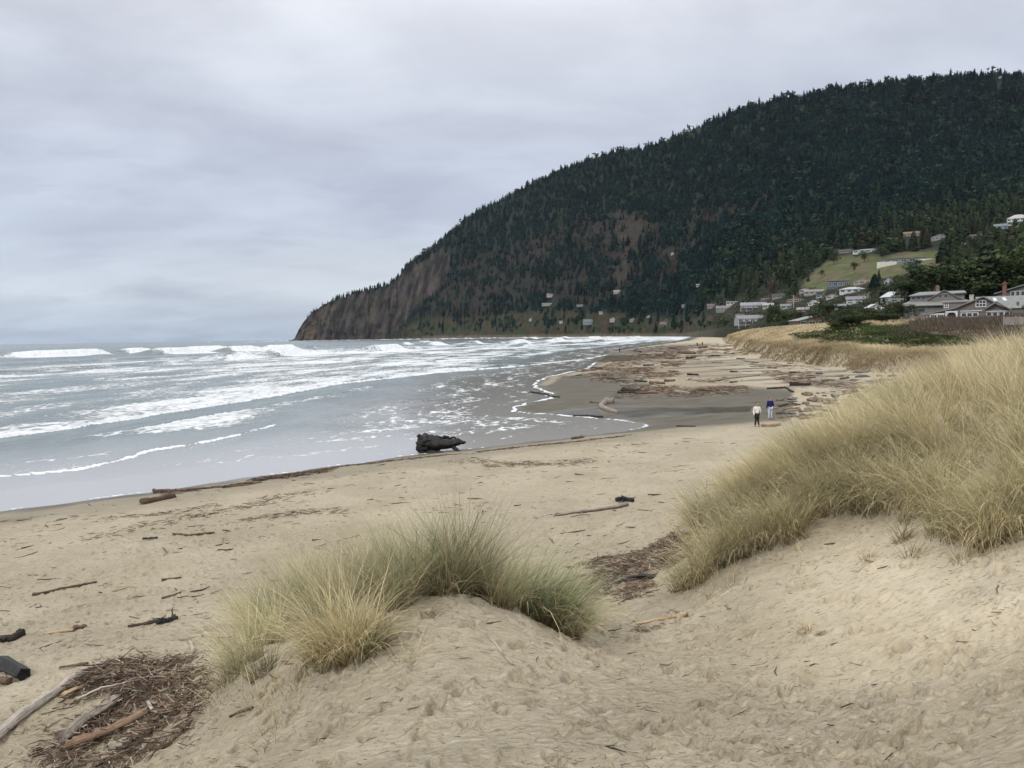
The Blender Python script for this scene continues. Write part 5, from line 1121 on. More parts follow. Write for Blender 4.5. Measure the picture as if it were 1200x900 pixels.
def tube_np(pts, rad, sides, rng, rough=.12, flat=1.0, capjag=.4):
    pts = np.asarray(pts, float); n = len(pts); tg = np.gradient(pts, axis=0); tg /= np.linalg.norm(tg, axis=1)[:, None] + 1e-9
    up = np.array([0, 0, 1.0]); a = np.cross(tg, up); a /= np.linalg.norm(a, axis=1)[:, None] + 1e-9; b = np.cross(a, tg)
    th = np.arange(sides) / sides * 2 * np.pi; ringn = 1 + rough * rng.normal(0, 1, sides)[None] + rough * .5 * rng.normal(0, 1, (n, sides))
    R_ = rad[:, None] * ringn
    V = pts[:, None] + (a[:, None] * np.cos(th)[None, :, None] + b[:, None] * (np.sin(th) * flat)[None, :, None]) * R_[..., None]
    L = np.concatenate([[0], np.cumsum(np.linalg.norm(np.diff(pts, axis=0), axis=1))])
    V[0] += -tg[0] * (rng.random(sides) * capjag * rad[0])[:, None]; V[-1] += tg[-1] * (rng.random(sides) * capjag * rad[-1])[:, None]
    Vf = V.reshape(-1, 3); i = np.arange(n - 1)[:, None] * sides + np.arange(sides)[None]; j = np.arange(n - 1)[:, None] * sides + (np.arange(sides)[None] + 1) % sides
    q = np.stack([i, j, j + sides, i + sides], -1).reshape(-1, 4)
    c0, c1 = len(Vf), len(Vf) + 1; Vf = np.concatenate([Vf, [pts[0] + tg[0] * rad[0] * .15, pts[-1] - tg[-1] * rad[-1] * .15]])
    k = np.arange(sides); t0 = np.stack([np.full(sides, c0), (k + 1) % sides, k], -1); t1 = np.stack([np.full(sides, c1), (n - 1) * sides + k, (n - 1) * sides + (k + 1) % sides], -1)
    gr = np.stack([np.repeat(L[:, None], sides, 1) * .8, np.repeat(np.cos(th)[None], n, 0) * R_ * 14, np.repeat(np.sin(th)[None], n, 0) * R_ * 14], -1).reshape(-1, 3)
    gr = np.concatenate([gr, [[L[0], 0, 0], [L[-1], 0, 0]]]) + rng.random() * 20
    return Vf, q, np.concatenate([t0, t1]), gr
def wood_mesh(name, tubes, m):
    Vs, Q, Tt, Gr, n = [], [], [], [], 0
    for V, q, t, g in tubes: Vs.append(V); Q.append(q + n); Tt.append(t + n); Gr.append(g); n += len(V)
    me = mesh_np(name, np.concatenate(Vs), [np.concatenate(Q), np.concatenate(Tt)], m)
    at = me.attributes.new('grain', 'FLOAT_VECTOR', 'POINT'); at.data.foreach_set('vector', np.concatenate(Gr).astype(np.float32).ravel()); return me
rw = np.random.default_rng(33)
def path(p, q_, n, wob, rng):
    t = np.linspace(0, 1, n)[:, None]; P = p * (1 - t) + q_ * t; L = np.linalg.norm(q_ - p)
    w = np.cumsum(rng.normal(0, 1, (n, 3)), 0) * wob * L / n; w -= w[0] * (1 - t) + w[-1] * t; w[:, 2] *= .4; return P + w
def log(name, label, cat, uvs, r0, r1, m, group=None, wob=.25, lift=.35, limbs=0, sides=14, seg=9, flat=1.0, rough=.17, z0=0.0, stubs=(), rise=None):
    """uvs: traced course on the sand; r0,r1 half thickness in picture px at its ends"""
    pts = [G(u, v) for u, v in uvs]; d = np.mean([p[1] for p in pts]); k = d / F
    full = []
    for a, b in zip(pts[:-1], pts[1:]): full.append(path(a, b, seg, wob, rw)[:-1])
    full = np.concatenate(full + [pts[-1][None]]); t = np.linspace(0, 1, len(full)); rad = (r0 * (1 - t) + r1 * t) * k * (1 + .10 * rw.normal(0, 1, len(full)))
    full[:, 2] = gz(full[:, 0], full[:, 1], fine=False) + rad * (lift * 2 - .3) + z0
    if rise: full[:, 2] += np.interp(t, [0, 1], rise) * k
    o_ = full[0].copy(); c = full.mean(0); c[2] = full[:, 2].min() - rad.max()
    tubes = [tube_np(full - c, rad, sides, rw, rough, flat)]
    for i in range(limbs):
        j = int(rw.integers(1, len(full) - 1)); a = rw.random() * 6.28; Ls = rad.mean() * rw.uniform(2.5, 7); e_ = full[j] + np.array([math.cos(a) * Ls, math.sin(a) * Ls, abs(rw.normal(0, .25)) * Ls])
        tubes.append(tube_np(path(full[j], e_, 5, .3, rw) - c, np.linspace(rad[j] * .4, rad[j] * .12, 5), 6, rw, .15))
    for (tt_, du, dv, rr) in stubs:                    # named limbs: from fraction tt_ towards a picture offset
        j = int(tt_ * (len(full) - 1)); e_ = full[j] + np.array([du * k, rw.normal(0, .1) * abs(du) * k, -dv * k])
        tubes.append(tube_np(path(full[j], e_, 6, .25, rw) - c, np.linspace(rr * k, rr * k * .35, 6), 8, rw, .2))
    o = link(name, wood_mesh(name, tubes, m), None, c); return tag(o, label, cat, group)
DG = 'driftwood logs on the near beach'
# the black stump in the shallows
p = PZ(500, 530, 0.0); k = p[1] / F
rt = []
def wpx(du, dv, dy=0.0): return np.array([du * k, dy * k, -dv * k])
def rlimb(pts, rad, n=14, sd=12, rr=.2, wob=.10):
    P_s = np.array(pts, float); t0 = np.linspace(0, 1, len(P_s)); t1 = np.linspace(0, 1, n); C = np.stack([np.interp(t1, t0, P_s[:, i]) for i in range(3)], 1) + rw.normal(0, wob * k, (n, 3)) * 6
    rt.append(tube_np(C, np.interp(t1, t0, rad) * k * (1 + .12 * rw.normal(0, 1, n)), sd, rw, rr, .9))
rlimb([wpx(0, -10, 4), wpx(12, -9, 1), wpx(26, -10, 0), wpx(38, -11, 2), wpx(46, -10, 4)], [9.5, 8.5, 6.0, 3.8, 1.2], 16, 14, .16)
rlimb([wpx(-2, 2, 0), wpx(-3, -8, 0), wpx(-2, -16, 1), wpx(1, -20, 1)], [7.0, 7.8, 6.5, 3.0], 9, 12, .2)
rlimb([wpx(-4, -14, 0), wpx(-8, -20, -1), wpx(-9, -21.5, -2)], [4.0, 2.6, 1.0], 6, 8, .25)
rlimb([wpx(-7, 2, -2), wpx(-9, -6, 0), wpx(-8, -14, 1)], [3.5, 4.2, 2.8], 7, 8, .25)
rlimb([wpx(2, 0, -6), wpx(12, 0, -9), wpx(22, 1, -11)], [4.6, 3.2, 1.4], 7, 8, .25)
rlimb([wpx(8, -15, 0), wpx(22, -17, 2), wpx(34, -15, 4)], [3.0, 2.4, 1.0], 9, 8, .3)
rlimb([wpx(26, -8, 0), wpx(36, -3, -3), wpx(42, 0, -5)], [3.0, 2.2, 1.0], 7, 8, .3)
tag(link('stump', wood_mesh('stump', rt, W_BLACK), None, p), 'big black wet stump lying in the shallow water', 'stump')
log('driftwood_log', 'short dark log with a knobbly end nearest the shining wet sand', 'log', [(167, 591), (204, 583)], 3.6, 3.2, W_BROWN, DG, .05, .5, stubs=((.95, 4, 3, 2),))
log('driftwood_log', 'long dark root log at the start of the wrack line', 'log', [(181, 577), (215, 576), (250, 572)], 2.4, 1.1, W_BROWN, DG, .15, .5, limbs=2)
log('driftwood_log', 'curved grey driftwood trunk with upturned dark broken end on wet sand', 'log', [(725, 484), (712, 481), (705, 477), (708, 473), (718, 472)], 1.8, 4.2, W_GREY, DG, .1, .4, seg=5, stubs=((.95, 5, -5, 3.0), (.95, 1, -4, 2.5)))
log('driftwood_log', 'thin dark log lying across the foam edge of the creek mouth', 'log', [(622, 461), (640, 463), (656, 466)], 1.8, .8, W_DARK, DG, .2, .4, limbs=3)
log('driftwood_log', 'dark bar of wood left of the foam tongue on wet sand', 'log', [(672, 488), (690, 488), (706, 489)], 1.3, 1.3, W_DARK, DG, .1, .4, limbs=2)
log('driftwood_branch', 'thin dark branch on wet sand above the dry beach edge', 'branch', [(793, 500), (815, 500)], .9, .7, W_DARK, DG, .1, .5)
log('driftwood_log', 'long pale grey trunk lying crosswise on the mid beach', 'log', [(835, 447), (862, 443), (890, 440)], 1.1, .9, W_GREY, DG, .12, .5, limbs=2)
log('driftwood_log', 'fat black log shaped like a resting seal by the far dune', 'log', [(926, 452), (934, 452), (944, 452), (950, 451)], 3.2, 1.0, W_DARK, DG, .02, .5, seg=4, stubs=((.98, 2, -3, 1.0),))
log('driftwood_branch', 'crooked dark branch left of the seal shaped log', 'branch', [(899, 456), (920, 455), (930, 460)], 1.2, 1.0, W_DARK, DG, .1, .5, limbs=2)
log('driftwood_branch', 'small tangled rootlet at the edge of the wet sand', 'branch', [(670, 515), (683, 513)], 1.6, 1.2, W_BROWN, DG, .3, .6, limbs=6)
log('driftwood_log', 'fresh orange split log at the feet of the person in white', 'log', [(893, 500), (905, 500), (913, 499)], 1.7, 2.2, W_RED, DG, .03, .5, stubs=((.97, 3, -2, 1.0),))
log('driftwood_log', 'pale log end sticking out of the right dune grass', 'log', [(858, 552), (880, 552), (905, 551)], 3.3, 2.6, W_PALE, DG, .03, .45)
log('driftwood_branch', 'long knotted grey branch in the middle of the dry beach', 'branch', [(650, 605), (690, 600), (735, 593)], 1.3, 2.4, W_GREY, DG, .12, .5, limbs=4, stubs=((.4, 1, -2, 2.4),))
log('driftwood_branch', 'black knobbly root at the end of the long knotted branch', 'branch', [(722, 588), (731, 587), (742, 588)], 2.6, 2.2, W_BLACK, DG, .1, .6, limbs=5, stubs=((.4, 0, -5, 1.2),))
log('charred_log', 'half buried black charred log in the debris hollow between the dunes', 'log', [(706, 693), (722, 685), (738, 679), (766, 677)], 2.5, 4.6, W_BLACK, DG, .06, .35, seg=5, flat=.6)
log('driftwood_branch', 'small bleached stub at the left end of the charred log', 'branch', [(703, 690), (707, 698)], 2.0, 2.8, W_GREY, DG, .1, .5)
log('driftwood_branch', 'broken rusty brown branch on the path below the charred log', 'branch', [(742, 732), (770, 727), (805, 721)], 1.4, 2.6, W_TAN, DG, .2, .4, limbs=5)
log('driftwood_log', 'long pale birch like log along the left of the driftwood heap', 'log', [(-10, 872), (30, 838), (60, 818), (100, 790), (128, 778)], 7.5, 4.5, W_PALE, DG, .10, .5, seg=6, stubs=((.5, 4, 22, 1.6),))
log('driftwood_log', 'thick grey split log on top of the driftwood heap', 'log', [(74, 878), (100, 855), (140, 828)], 9.0, 6.5, W_GREY, DG, .06, .8, flat=.75, z0=.04)
log('driftwood_log', 'smooth orange brown log in front of the thick grey one', 'log', [(78, 884), (120, 868), (174, 842)], 6.0, 4.6, W_RED, DG, .05, .8, flat=.9, z0=.05)
log('driftwood_branch', 'thin straight pale stick across the driftwood heap', 'branch', [(90, 830), (120, 815), (150, 808)], 1.2, .8, W_PALE, DG, .05, 1.5, z0=.10)
log('driftwood_branch', 'split yellow piece of wood under the pale log of the heap', 'branch', [(74, 822), (102, 806)], 4.2, 2.2, W_TAN, DG, .05, .8, flat=.5, z0=.03)
log('driftwood_branch', 'short white stick at the right end of the heap', 'branch', [(174, 832), (196, 850)], 2.0, 1.4, W_PALE, DG, .05, 1.2, z0=.08)
log('driftwood_branch', 'short bleached white stick standing by the grass above the heap', 'branch', [(222, 753), (227, 766)], 2.0, 2.0, W_PALE, DG, .05, .8)
log('driftwood_branch', 'low brown root curving along the front of the heap', 'branch', [(152, 888), (170, 880), (200, 873)], 2.8, 1.8, W_BROWN, DG, .2, .6, limbs=3)
log('driftwood_log', 'buried grey log in the front of the heap beside the orange brown one', 'log', [(130, 878), (160, 868), (190, 862)], 3.5, 2.0, W_GREY, DG, .1, .4)
log('charred_log', 'square black charred block at the left edge of the beach', 'log', [(3, 783), (17, 789), (28, 795)], 10.5, 9.5, W_BLACK, DG, .02, .45, sides=5, seg=3, rough=.04).data.shade_flat()
log('driftwood_branch', 'brown scrap of wood under the charred block', 'branch', [(-5, 799), (12, 801)], 4, 3, W_BROWN, DG, .1, .5)
log('driftwood_branch', 'long thin dark stick alone on the left beach', 'branch', [(38, 698), (75, 690), (113, 683)], 1.6, 1.7, W_BROWN, DG, .15, .5, limbs=3)
log('driftwood_branch', 'forked dark stick on the upper left beach', 'branch', [(203, 626), (222, 628), (251, 625)], 1.2, 1.2, W_BROWN, DG, .12, .5, stubs=((.4, -10, -2, .8),))
log('driftwood_branch', 'short black scrap left of the forked stick', 'branch', [(168, 632), (184, 631)], 2.0, 1.8, W_BLACK, DG, .05, .4, flat=.6)
log('driftwood_branch', 'dark branch ending in a black charred knob', 'branch', [(150, 735), (175, 731), (190, 727)], 1.4, 2.2, W_BROWN, DG, .12, .5, limbs=3)
log('charred_log', 'black charred knob with two prongs on the left beach', 'log', [(184, 732), (195, 730), (205, 726)], 3.0, 3.2, W_BLACK, DG, .1, .6, limbs=4, stubs=((.2, 8, -9, 1.3),))
log('driftwood_branch', 'yellow tan plank scrap with a dark end on the left beach', 'branch', [(52, 743), (75, 740), (86, 739)], 2.2, 2.6, W_TAN, DG, .05, .3, flat=.5)
log('driftwood_branch', 'dark end piece of the yellow plank scrap', 'branch', [(86, 738), (101, 736)], 3.0, 2.4, W_BROWN, DG, .05, .5)
log('driftwood_branch', 'dark clod of bark at the far left edge', 'branch', [(2, 751), (14, 751), (24, 745)], 3.0, 4.4, W_DARK, DG, .1, .5, limbs=4)
log('driftwood_branch', 'thin brown twig lying above the driftwood heap', 'branch', [(70, 783), (90, 780), (103, 778)], 1.2, 1.5, W_BROWN, DG, .1, .5, limbs=2)
log('driftwood_branch', 'grey bark piece on the beach left of the mound', 'branch', [(190, 680), (212, 677)], 2.4, 1.6, W_BROWN, DG, .1, .3, flat=.5)
log('driftwood_branch', 'short crooked stick right of the grey bark piece', 'branch', [(190, 702), (212, 695)], 1.2, 1.0, W_BROWN, DG, .15, .5)
log('driftwood_branch', 'thin pale forked twig on the sand of the centre mound', 'branch', [(570, 743), (586, 762), (601, 779)], .9, .7, W_PALE, DG, .12, .6, stubs=((.85, 6, 5, .5),))
log('driftwood_branch', 'small dark stick on the left slope of the mound', 'branch', [(269, 840), (296, 830)], 1.3, 1.5, W_BROWN, DG, .08, .5)
log('driftwood_branch', 'pale straw at the foot of the right dune by the dead grey tuft', 'branch', [(936, 748), (952, 744), (967, 740)], .9, 1.1, W_PALE, DG, .06, .6)
log('driftwood_branch', 'thin stick in front of the debris hollow', 'branch', [(725, 708), (745, 698)], 1.2, 1.0, W_BROWN, DG, .1, .5)
# logs of the wide middle and far beach, each its own piece
FG = 'driftwood logs on the far beach'
fl = [(697, 472, 10), (722, 459, 8), (735, 461, 22), (758, 462, 26), (740, 458, 20), (775, 455, 14), (800, 461, 18), (826, 459, 14), (843, 457, 10), (716, 444, 9), (744, 437, 8), (733, 429, 14), (760, 429, 12), (790, 436, 10), (812, 440, 12), (770, 450, 16), (735, 452, 16), (751, 447, 14), (785, 447, 12),
      (748, 412, 9), (761, 408, 7), (738, 411, 4), (753, 417, 10), (770, 416, 9), (788, 417, 6), (805, 414, 18), (822, 412, 9), (838, 417, 9), (824, 408, 10), (834, 409, 5), (852, 413, 6), (875, 423, 12), (885, 425, 8), (893, 429, 8), (860, 436, 8), (905, 432, 10), (884, 456, 5), (850, 442, 6), (868, 421, 9), (700, 432, 12), (723, 423, 12), (840, 425, 12), (810, 420, 10), (780, 425, 11), (930, 438, 9), (950, 444, 10), (975, 441, 14), (960, 438, 8), (990, 444, 10), (757, 404, 3), (790, 402, 4), (776, 405, 3), (860, 449, 8), (912, 445, 6)]
for i, (u, v, w_) in enumerate(fl):
    r_ = max(.55, min(2.0, w_ * .10)) * rw.uniform(.8, 1.3)
    log('driftwood_log', 'weathered log scattered on the middle and far beach', 'log', [(u - w_ / 2, v + rw.normal(0, .5)), (u + w_ / 2, v + rw.normal(0, .5))], r_, r_ * .7, [W_BROWN, W_GREY, W_DARK, W_BROWN, W_DARK][i % 5], FG, .1, .5, limbs=int(rw.integers(0, 3)), sides=8, seg=5)
# ------------------------------------------------------------------ litter: twigs, bark and wrack too many to count
lit = Soup()
def sticks(P, L, r, az, tilt, col, rng, bend=.12):
    n = len(P); s = 3
    dirv = np.stack([np.cos(az) * np.cos(tilt), np.sin(az) * np.cos(tilt), np.sin(tilt)], -1); side = np.stack([-np.sin(az), np.cos(az), np.zeros(n)], -1); up = np.cross(dirv, side)
    t = np.array([-.5, 0.0, .5]); off = rng.normal(0, bend, n)
    C = P[:, None] + dirv[:, None] * (t[None, :, None] * L[:, None, None]) + side[:, None] * (np.array([0, 1, 0])[None, :, None] * (off * L)[:, None, None])
    th = np.array([0, 2.1, 4.2]); rr = r[:, None] * np.array([.8, 1.0, .5])[None]
    V = C[:, :, None] + (side[:, None, None] * np.cos(th)[None, None, :, None] + up[:, None, None] * np.sin(th)[None, None, :, None]) * rr[:, :, None, None]
    base = (np.arange(n) * 9)[:, None]; fs = []
    for a in (0, 1):
        for k in range(3):
            j = (k + 1) % 3; fs.append(np.stack([base[:, 0] + a * 3 + k, base[:, 0] + a * 3 + j, base[:, 0] + a * 3 + 3 + j, base[:, 0] + a * 3 + 3 + k], -1))
    c = np.repeat(col[:, None], 9, 1).reshape(-1, 3); return V.reshape(-1, 3), np.concatenate(fs), c
PAL = np.array([[.17, .125, .09], [.10, .07, .05], [.27, .225, .175], [.36, .31, .245], [.055, .042, .034], [.19, .13, .09]])
def scol(n, w_, rng): return PAL[rng.choice(6, n, p=np.array(w_) / sum(w_))] * rng.uniform(.8, 1.75, (n, 1))
rl = np.random.default_rng(44)
def area_sticks(poly, n, Lr, rr, heap, wts, azm=None, azs=9.0, zbias=0.0):
    W_ = np.array([G(u, v)[:2] for u, v in poly]); x0, y0 = W_.min(0); x1, y1 = W_.max(0)
    x = rl.uniform(x0, x1, n * 6); y = rl.uniform(y0, y1, n * 6); m_ = pmask(x, y, [tuple(p) for p in W_], .3) * sst(-.45, .25, fbm(x * 1.1, y * 1.1, 2, 401)); k = np.where(rl.random(n * 6) < m_)[0][:n]
    x, y, mm = x[k], y[k], m_[k]; n2 = len(x)
    z = gz(x, y, fine=False) + rl.random(n2) ** 1.5 * heap * mm + zbias
    return sticks(np.stack([x, y, z], 1), rl.uniform(*Lr, n2) * rl.uniform(.5, 1, n2), rl.uniform(*rr, n2), (rl.random(n2) * 6.28 if azm is None else rl.normal(azm, azs, n2)), rl.normal(0, .22, n2), scol(n2, wts, rl), rl)
HEAP = [(72, 812), (100, 790), (135, 778), (180, 770), (215, 775), (236, 790), (232, 815), (236, 838), (215, 862), (180, 885), (140, 900), (70, 900), (55, 880), (66, 850)]
lit.add(*area_sticks(HEAP, 3900, (.08, .55), (.003, .012), .20, [5, 3, 3, 1.2, 3, 1], .6, 1.1))
lit.add(*area_sticks([(30, 860), (60, 810), (130, 765), (240, 760), (250, 840), (200, 900), (20, 910)], 900, (.05, .3), (.003, .007), .02, [5, 3, 2, 1, 3, 1]))
lit.add(*area_sticks([(664, 668), (700, 655), (760, 645), (790, 625), (815, 622), (812, 650), (775, 672), (730, 680), (700, 682)], 3600, (.06, .45), (.003, .010), .10, [5, 3, 3, 1.5, 2, 1], .4, .9))
lit.add(*area_sticks([(690, 682), (740, 676), (770, 685), (740, 702), (710, 706), (692, 696)], 900, (.05, .35), (.003, .009), .05, [5, 3, 2, 1, 2, 2], .4, .9))
lit.add(*area_sticks([(735, 728), (800, 718), (808, 726), (750, 738)], 160, (.05, .3), (.003, .008), .03, [3, 3, 3, 2, 1, 3]))
lit.add(*area_sticks([(780, 610), (860, 590), (850, 606), (800, 618)], 200, (.1, .5), (.004, .010), .03, [3, 3, 3, 2, 1, 1]))
heap_o = lit.mesh('driftwood_litter', tint_mat('twigs', .85, 0, .2, 9.0)); tag(link('driftwood_litter', heap_o), 'matted twigs and small broken driftwood in heaps between the dunes', kind='stuff')
lit = Soup()
def line_sticks(uvs, n, sp, Lr, rr, wts):
    W_ = np.array([G(u, v)[:2] for u, v in uvs]); seg = np.linalg.norm(np.diff(W_, axis=0), axis=1); cs = np.concatenate([[0], np.cumsum(seg)]); t = rl.random(n) * cs[-1]
    x = np.interp(t, cs, W_[:, 0]) + rl.normal(0, sp, n); y = np.interp(t, cs, W_[:, 1]) + rl.normal(0, sp, n); i = np.clip(np.searchsorted(cs, t) - 1, 0, len(seg) - 1)
    aa = np.arctan2(W_[i + 1, 1] - W_[i, 1], W_[i + 1, 0] - W_[i, 0]) + rl.normal(0, .6, n); keep_ = fbm(x * .5, y * .5, 2, 411) > -.18; x, y, aa = x[keep_], y[keep_], aa[keep_]; m_ = len(x)
    return sticks(np.stack([x, y, gz(x, y, fine=False) + rl.random(m_) * .04], 1), rl.uniform(*Lr, m_), rl.uniform(*rr, m_), aa, rl.normal(0, .1, m_), scol(m_, wts, rl), rl)
WT = [4, 4, 1, .4, 4, 1]
lit.add(*line_sticks([(185, 578), (240, 574), (300, 566), (345, 557), (390, 549)], 1500, .22, (.15, .8), (.008, .022), WT)); lit.add(*line_sticks([(300, 563), (350, 556), (380, 552)], 900, .35, (.15, .9), (.008, .03), WT))
lit.add(*line_sticks([(390, 548), (480, 538), (560, 530), (620, 523), (680, 517), (740, 510)], 900, .25, (.1, .5), (.006, .018), WT)); lit.add(*line_sticks([(0, 612), (80, 606), (145, 607), (200, 601), (280, 588)], 350, .3, (.08, .4), (.005, .012), WT))
lit.add(*line_sticks([(120, 630), (200, 612), (300, 590), (360, 575)], 300, .5, (.1, .5), (.005, .014), WT)); lit.add(*line_sticks([(530, 540), (620, 545), (690, 540), (560, 548)], 420, .6, (.1, .6), (.006, .016), WT)); lit.add(*line_sticks([(280, 612), (340, 602), (400, 598)], 160, .4, (.1, .5), (.005, .012), WT))
lit.add(*line_sticks([(760, 700), (830, 670), (860, 640)], 60, .3, (.05, .25), (.003, .006), WT))
# thin scatter over all the dry beach
n = 11000; aa_ = rl.uniform(-.85, .75, n); yy_ = np.exp(rl.uniform(math.log(5), math.log(60), n)); xx_ = aa_ * yy_; s_ = shore_s(xx_, yy_); k = (s_ > 2.5) & ((fbm(xx_ * .3, yy_ * .3, 3, 421) > -.02) | (rl.random(n) < .2)); xx_, yy_ = xx_[k], yy_[k]; n = len(xx_)
szz = np.where(rl.random(n) < .10, 3.0, 1.0) * np.clip(yy_ / 14, .5, 2.2)
lit.add(*sticks(np.stack([xx_, yy_, gz(xx_, yy_) + .004], 1), rl.uniform(.03, .16, n) * szz, rl.uniform(.002, .006, n) * szz, rl.normal(.2, .8, n), rl.normal(0, .1, n), scol(n, WT, rl), rl))
# debris fields of the middle beach
for poly, n_, mm_ in (([(655, 437), (700, 425), (760, 420), (800, 425), (790, 445), (870, 452), (880, 460), (770, 466), (720, 462), (740, 446), (690, 440)], 3200, .7), ([(740, 412), (840, 404), (870, 415), (820, 424), (740, 420)], 900, 1.0), ([(880, 430), (1010, 442), (1040, 452), (1010, 466), (930, 458)], 700, .9)):
    w_ = wp(poly, .9); ly2 = [lp(*p) for p in w_]; A2 = np.array(ly2); a0, b0 = A2.min(0); a1, b1 = A2.max(0)
    a = rl.uniform(a0, a1, n_ * 5); b = rl.uniform(b0, b1, n_ * 5); y = 6.0 / b; x = a * y
    k = np.where(rl.random(n_ * 5) < pmask(a, b, ly2, .006) * sst(-.25, .25, fbm(x * .12, y * .05, 3, 431)))[0][:n_]; x, y = x[k], y[k]; n2 = len(x); s2 = y / 130
    lit.add(*sticks(np.stack([x, y, gz(x, y) + .05], 1), rl.uniform(.4, 2.4, n2) * s2 * mm_, rl.uniform(.015, .055, n2) * s2, rl.normal(0, .7, n2), rl.normal(0, .06, n2), scol(n2, [5, 5, 2.5, 1, 3, 1], rl), rl))
tag(link('wrack', lit.mesh('wrack', bpy.data.materials['twigs'])), 'line and scatter of small dark sticks and wrack over the sand', kind='stuff')

# ------------------------------------------------------------------ rocks and rubble by the walkers
rock_m = [simple('grey_rock', (.17, .165, .16), (.075, .07, .068), 2.5, .7, .05), simple('brown_rock', (.20, .14, .09), (.085, .06, .042), 2.5, .75, .05), simple('dark_wet_rock', (.07, .066, .062), (.03, .028, .027), 2.5, .4, .05)]
def rock_mesh(seed):
    r = np.random.default_rng(seed); bm = bmesh.new(); bmesh.ops.create_icosphere(bm, subdivisions=3, radius=1)
    ax = r.normal(0, 1, (6, 3)); ax /= np.linalg.norm(ax, axis=1)[:, None]; sc_ = (r.uniform(.8, 1.4), r.uniform(.6, 1.0), r.uniform(.4, .65))
    for v in bm.verts:
        c = np.array(v.co); 
        for a in ax:
            k = c @ a
            if k > .62: c = c - a * (k - .62) * .9
        c = c * (1 + .06 * math.sin(7 * c[0] + seed) * math.cos(6 * c[1])) * sc_; v.co = Vector(c)
    me = bpy.data.meshes.new('rock'); bm.to_mesh(me); bm.free(); return me
rms = []
for i in range(9):
    me = rock_mesh(i); me.materials.append(rock_m[i % 3]); rms.append(me)
ROCKL = ['grey rock in the rubble patch beside the two walkers', 'brown rock in the rubble patch beside the two walkers', 'dark wet rock in the rubble patch beside the two walkers']
RP = [(878, 484), (895, 476), (930, 470), (960, 468), (1000, 464), (1040, 462), (1060, 470), (1040, 488), (990, 492), (950, 494), (925, 492), (905, 490)]
cnt = 0
while cnt < 150:
    u, v = rw.uniform(875, 1065), rw.uniform(456, 496)
    if not inside(np.array(u), np.array(v), RP): continue
    if 880 < u < 912 and v > 470 and rw.random() < .85: continue
    p = PZ(u, v, .55); p[2] = float(gz(p[0], p[1], fine=False)); s = rw.uniform(.12, .5) * rw.uniform(.6, 1.3); i = int(rw.integers(0, 9))
    o = link('rock', rms[i], None, p + np.array([0, 0, s * .15]), rw.random() * 6.28); o.scale = (s * 1.3, s, s * .9); tag(o, ROCKL[i % 3], 'rock', ['grey', 'brown', 'dark wet'][i % 3] + ' rocks in the rubble patch'); cnt += 1
for i in range(26):
    u, v = rw.uniform(905, 1060), rw.uniform(462, 494)
    if not inside(np.array(u), np.array(v), RP): continue
    w_ = rw.uniform(7, 18); log('driftwood_log', 'grey or brown log jammed among the rubble beside the two walkers', 'log', [(u - w_ / 2, v + rw.normal(0, 1.5)), (u + w_ / 2, v + rw.normal(0, 1.5))], rw.uniform(.7, 1.6), rw.uniform(.5, 1.2), [W_GREY, W_BROWN, W_DARK, W_GREY][i % 4], 'logs in the rubble patch', .1, .9, sides=8, seg=5)
for i, (u, v) in enumerate([(985, 441), (1000, 446), (1012, 442), (1024, 448), (1036, 446), (1045, 441), (1018, 436), (970, 446), (1052, 450), (955, 440), (1030, 441), (1004, 437)]):
    p = G(u, v, 40); s = rw.uniform(.5, .95); o = link('rock', rms[i % 9], None, p, rw.random() * 6.28); o.scale = (s * 1.3, s, s * .8); tag(o, 'rock lying at the foot of the eroded far dune', 'rock', 'rocks at the foot of the far dune')

# ------------------------------------------------------------------ people
def skin_mesh(name, verts, edges, rad, m, sub=2):
    me = bpy.data.meshes.new(name); me.from_pydata([tuple(v) for v in verts], edges, []); o = bpy.data.objects.new(name + '_tmp', me); COL.objects.link(o)
    md = o.modifiers.new('s', 'SKIN'); md.use_smooth_shade = True
    sv_ = me.skin_vertices[0].data
    for i, r in enumerate(rad): sv_[i].radius = (r, r) if not isinstance(r, tuple) else r
    sv_[0].use_root = True
    o.modifiers.new('d', 'SUBSURF').levels = sub; o.modifiers['d'].render_levels = sub
    dg = bpy.context.evaluated_depsgraph_get(); dg.update(); res = bpy.data.meshes.new_from_object(o.evaluated_get(dg)); res.name = name
    bpy.data.objects.remove(o); res.materials.clear(); res.materials.append(m); return res
cloth = {}
def cmat(n, c):
    if n not in cloth: T = mat(n); cloth[n] = setb(T, T.mix(T.mapr(T.noise(T.n('ShaderNodeTexCoord').outputs['Object'], 6, 4, .6), .35, .65), tuple(x * .8 for x in c), c), .85, .2)
    return cloth[n]
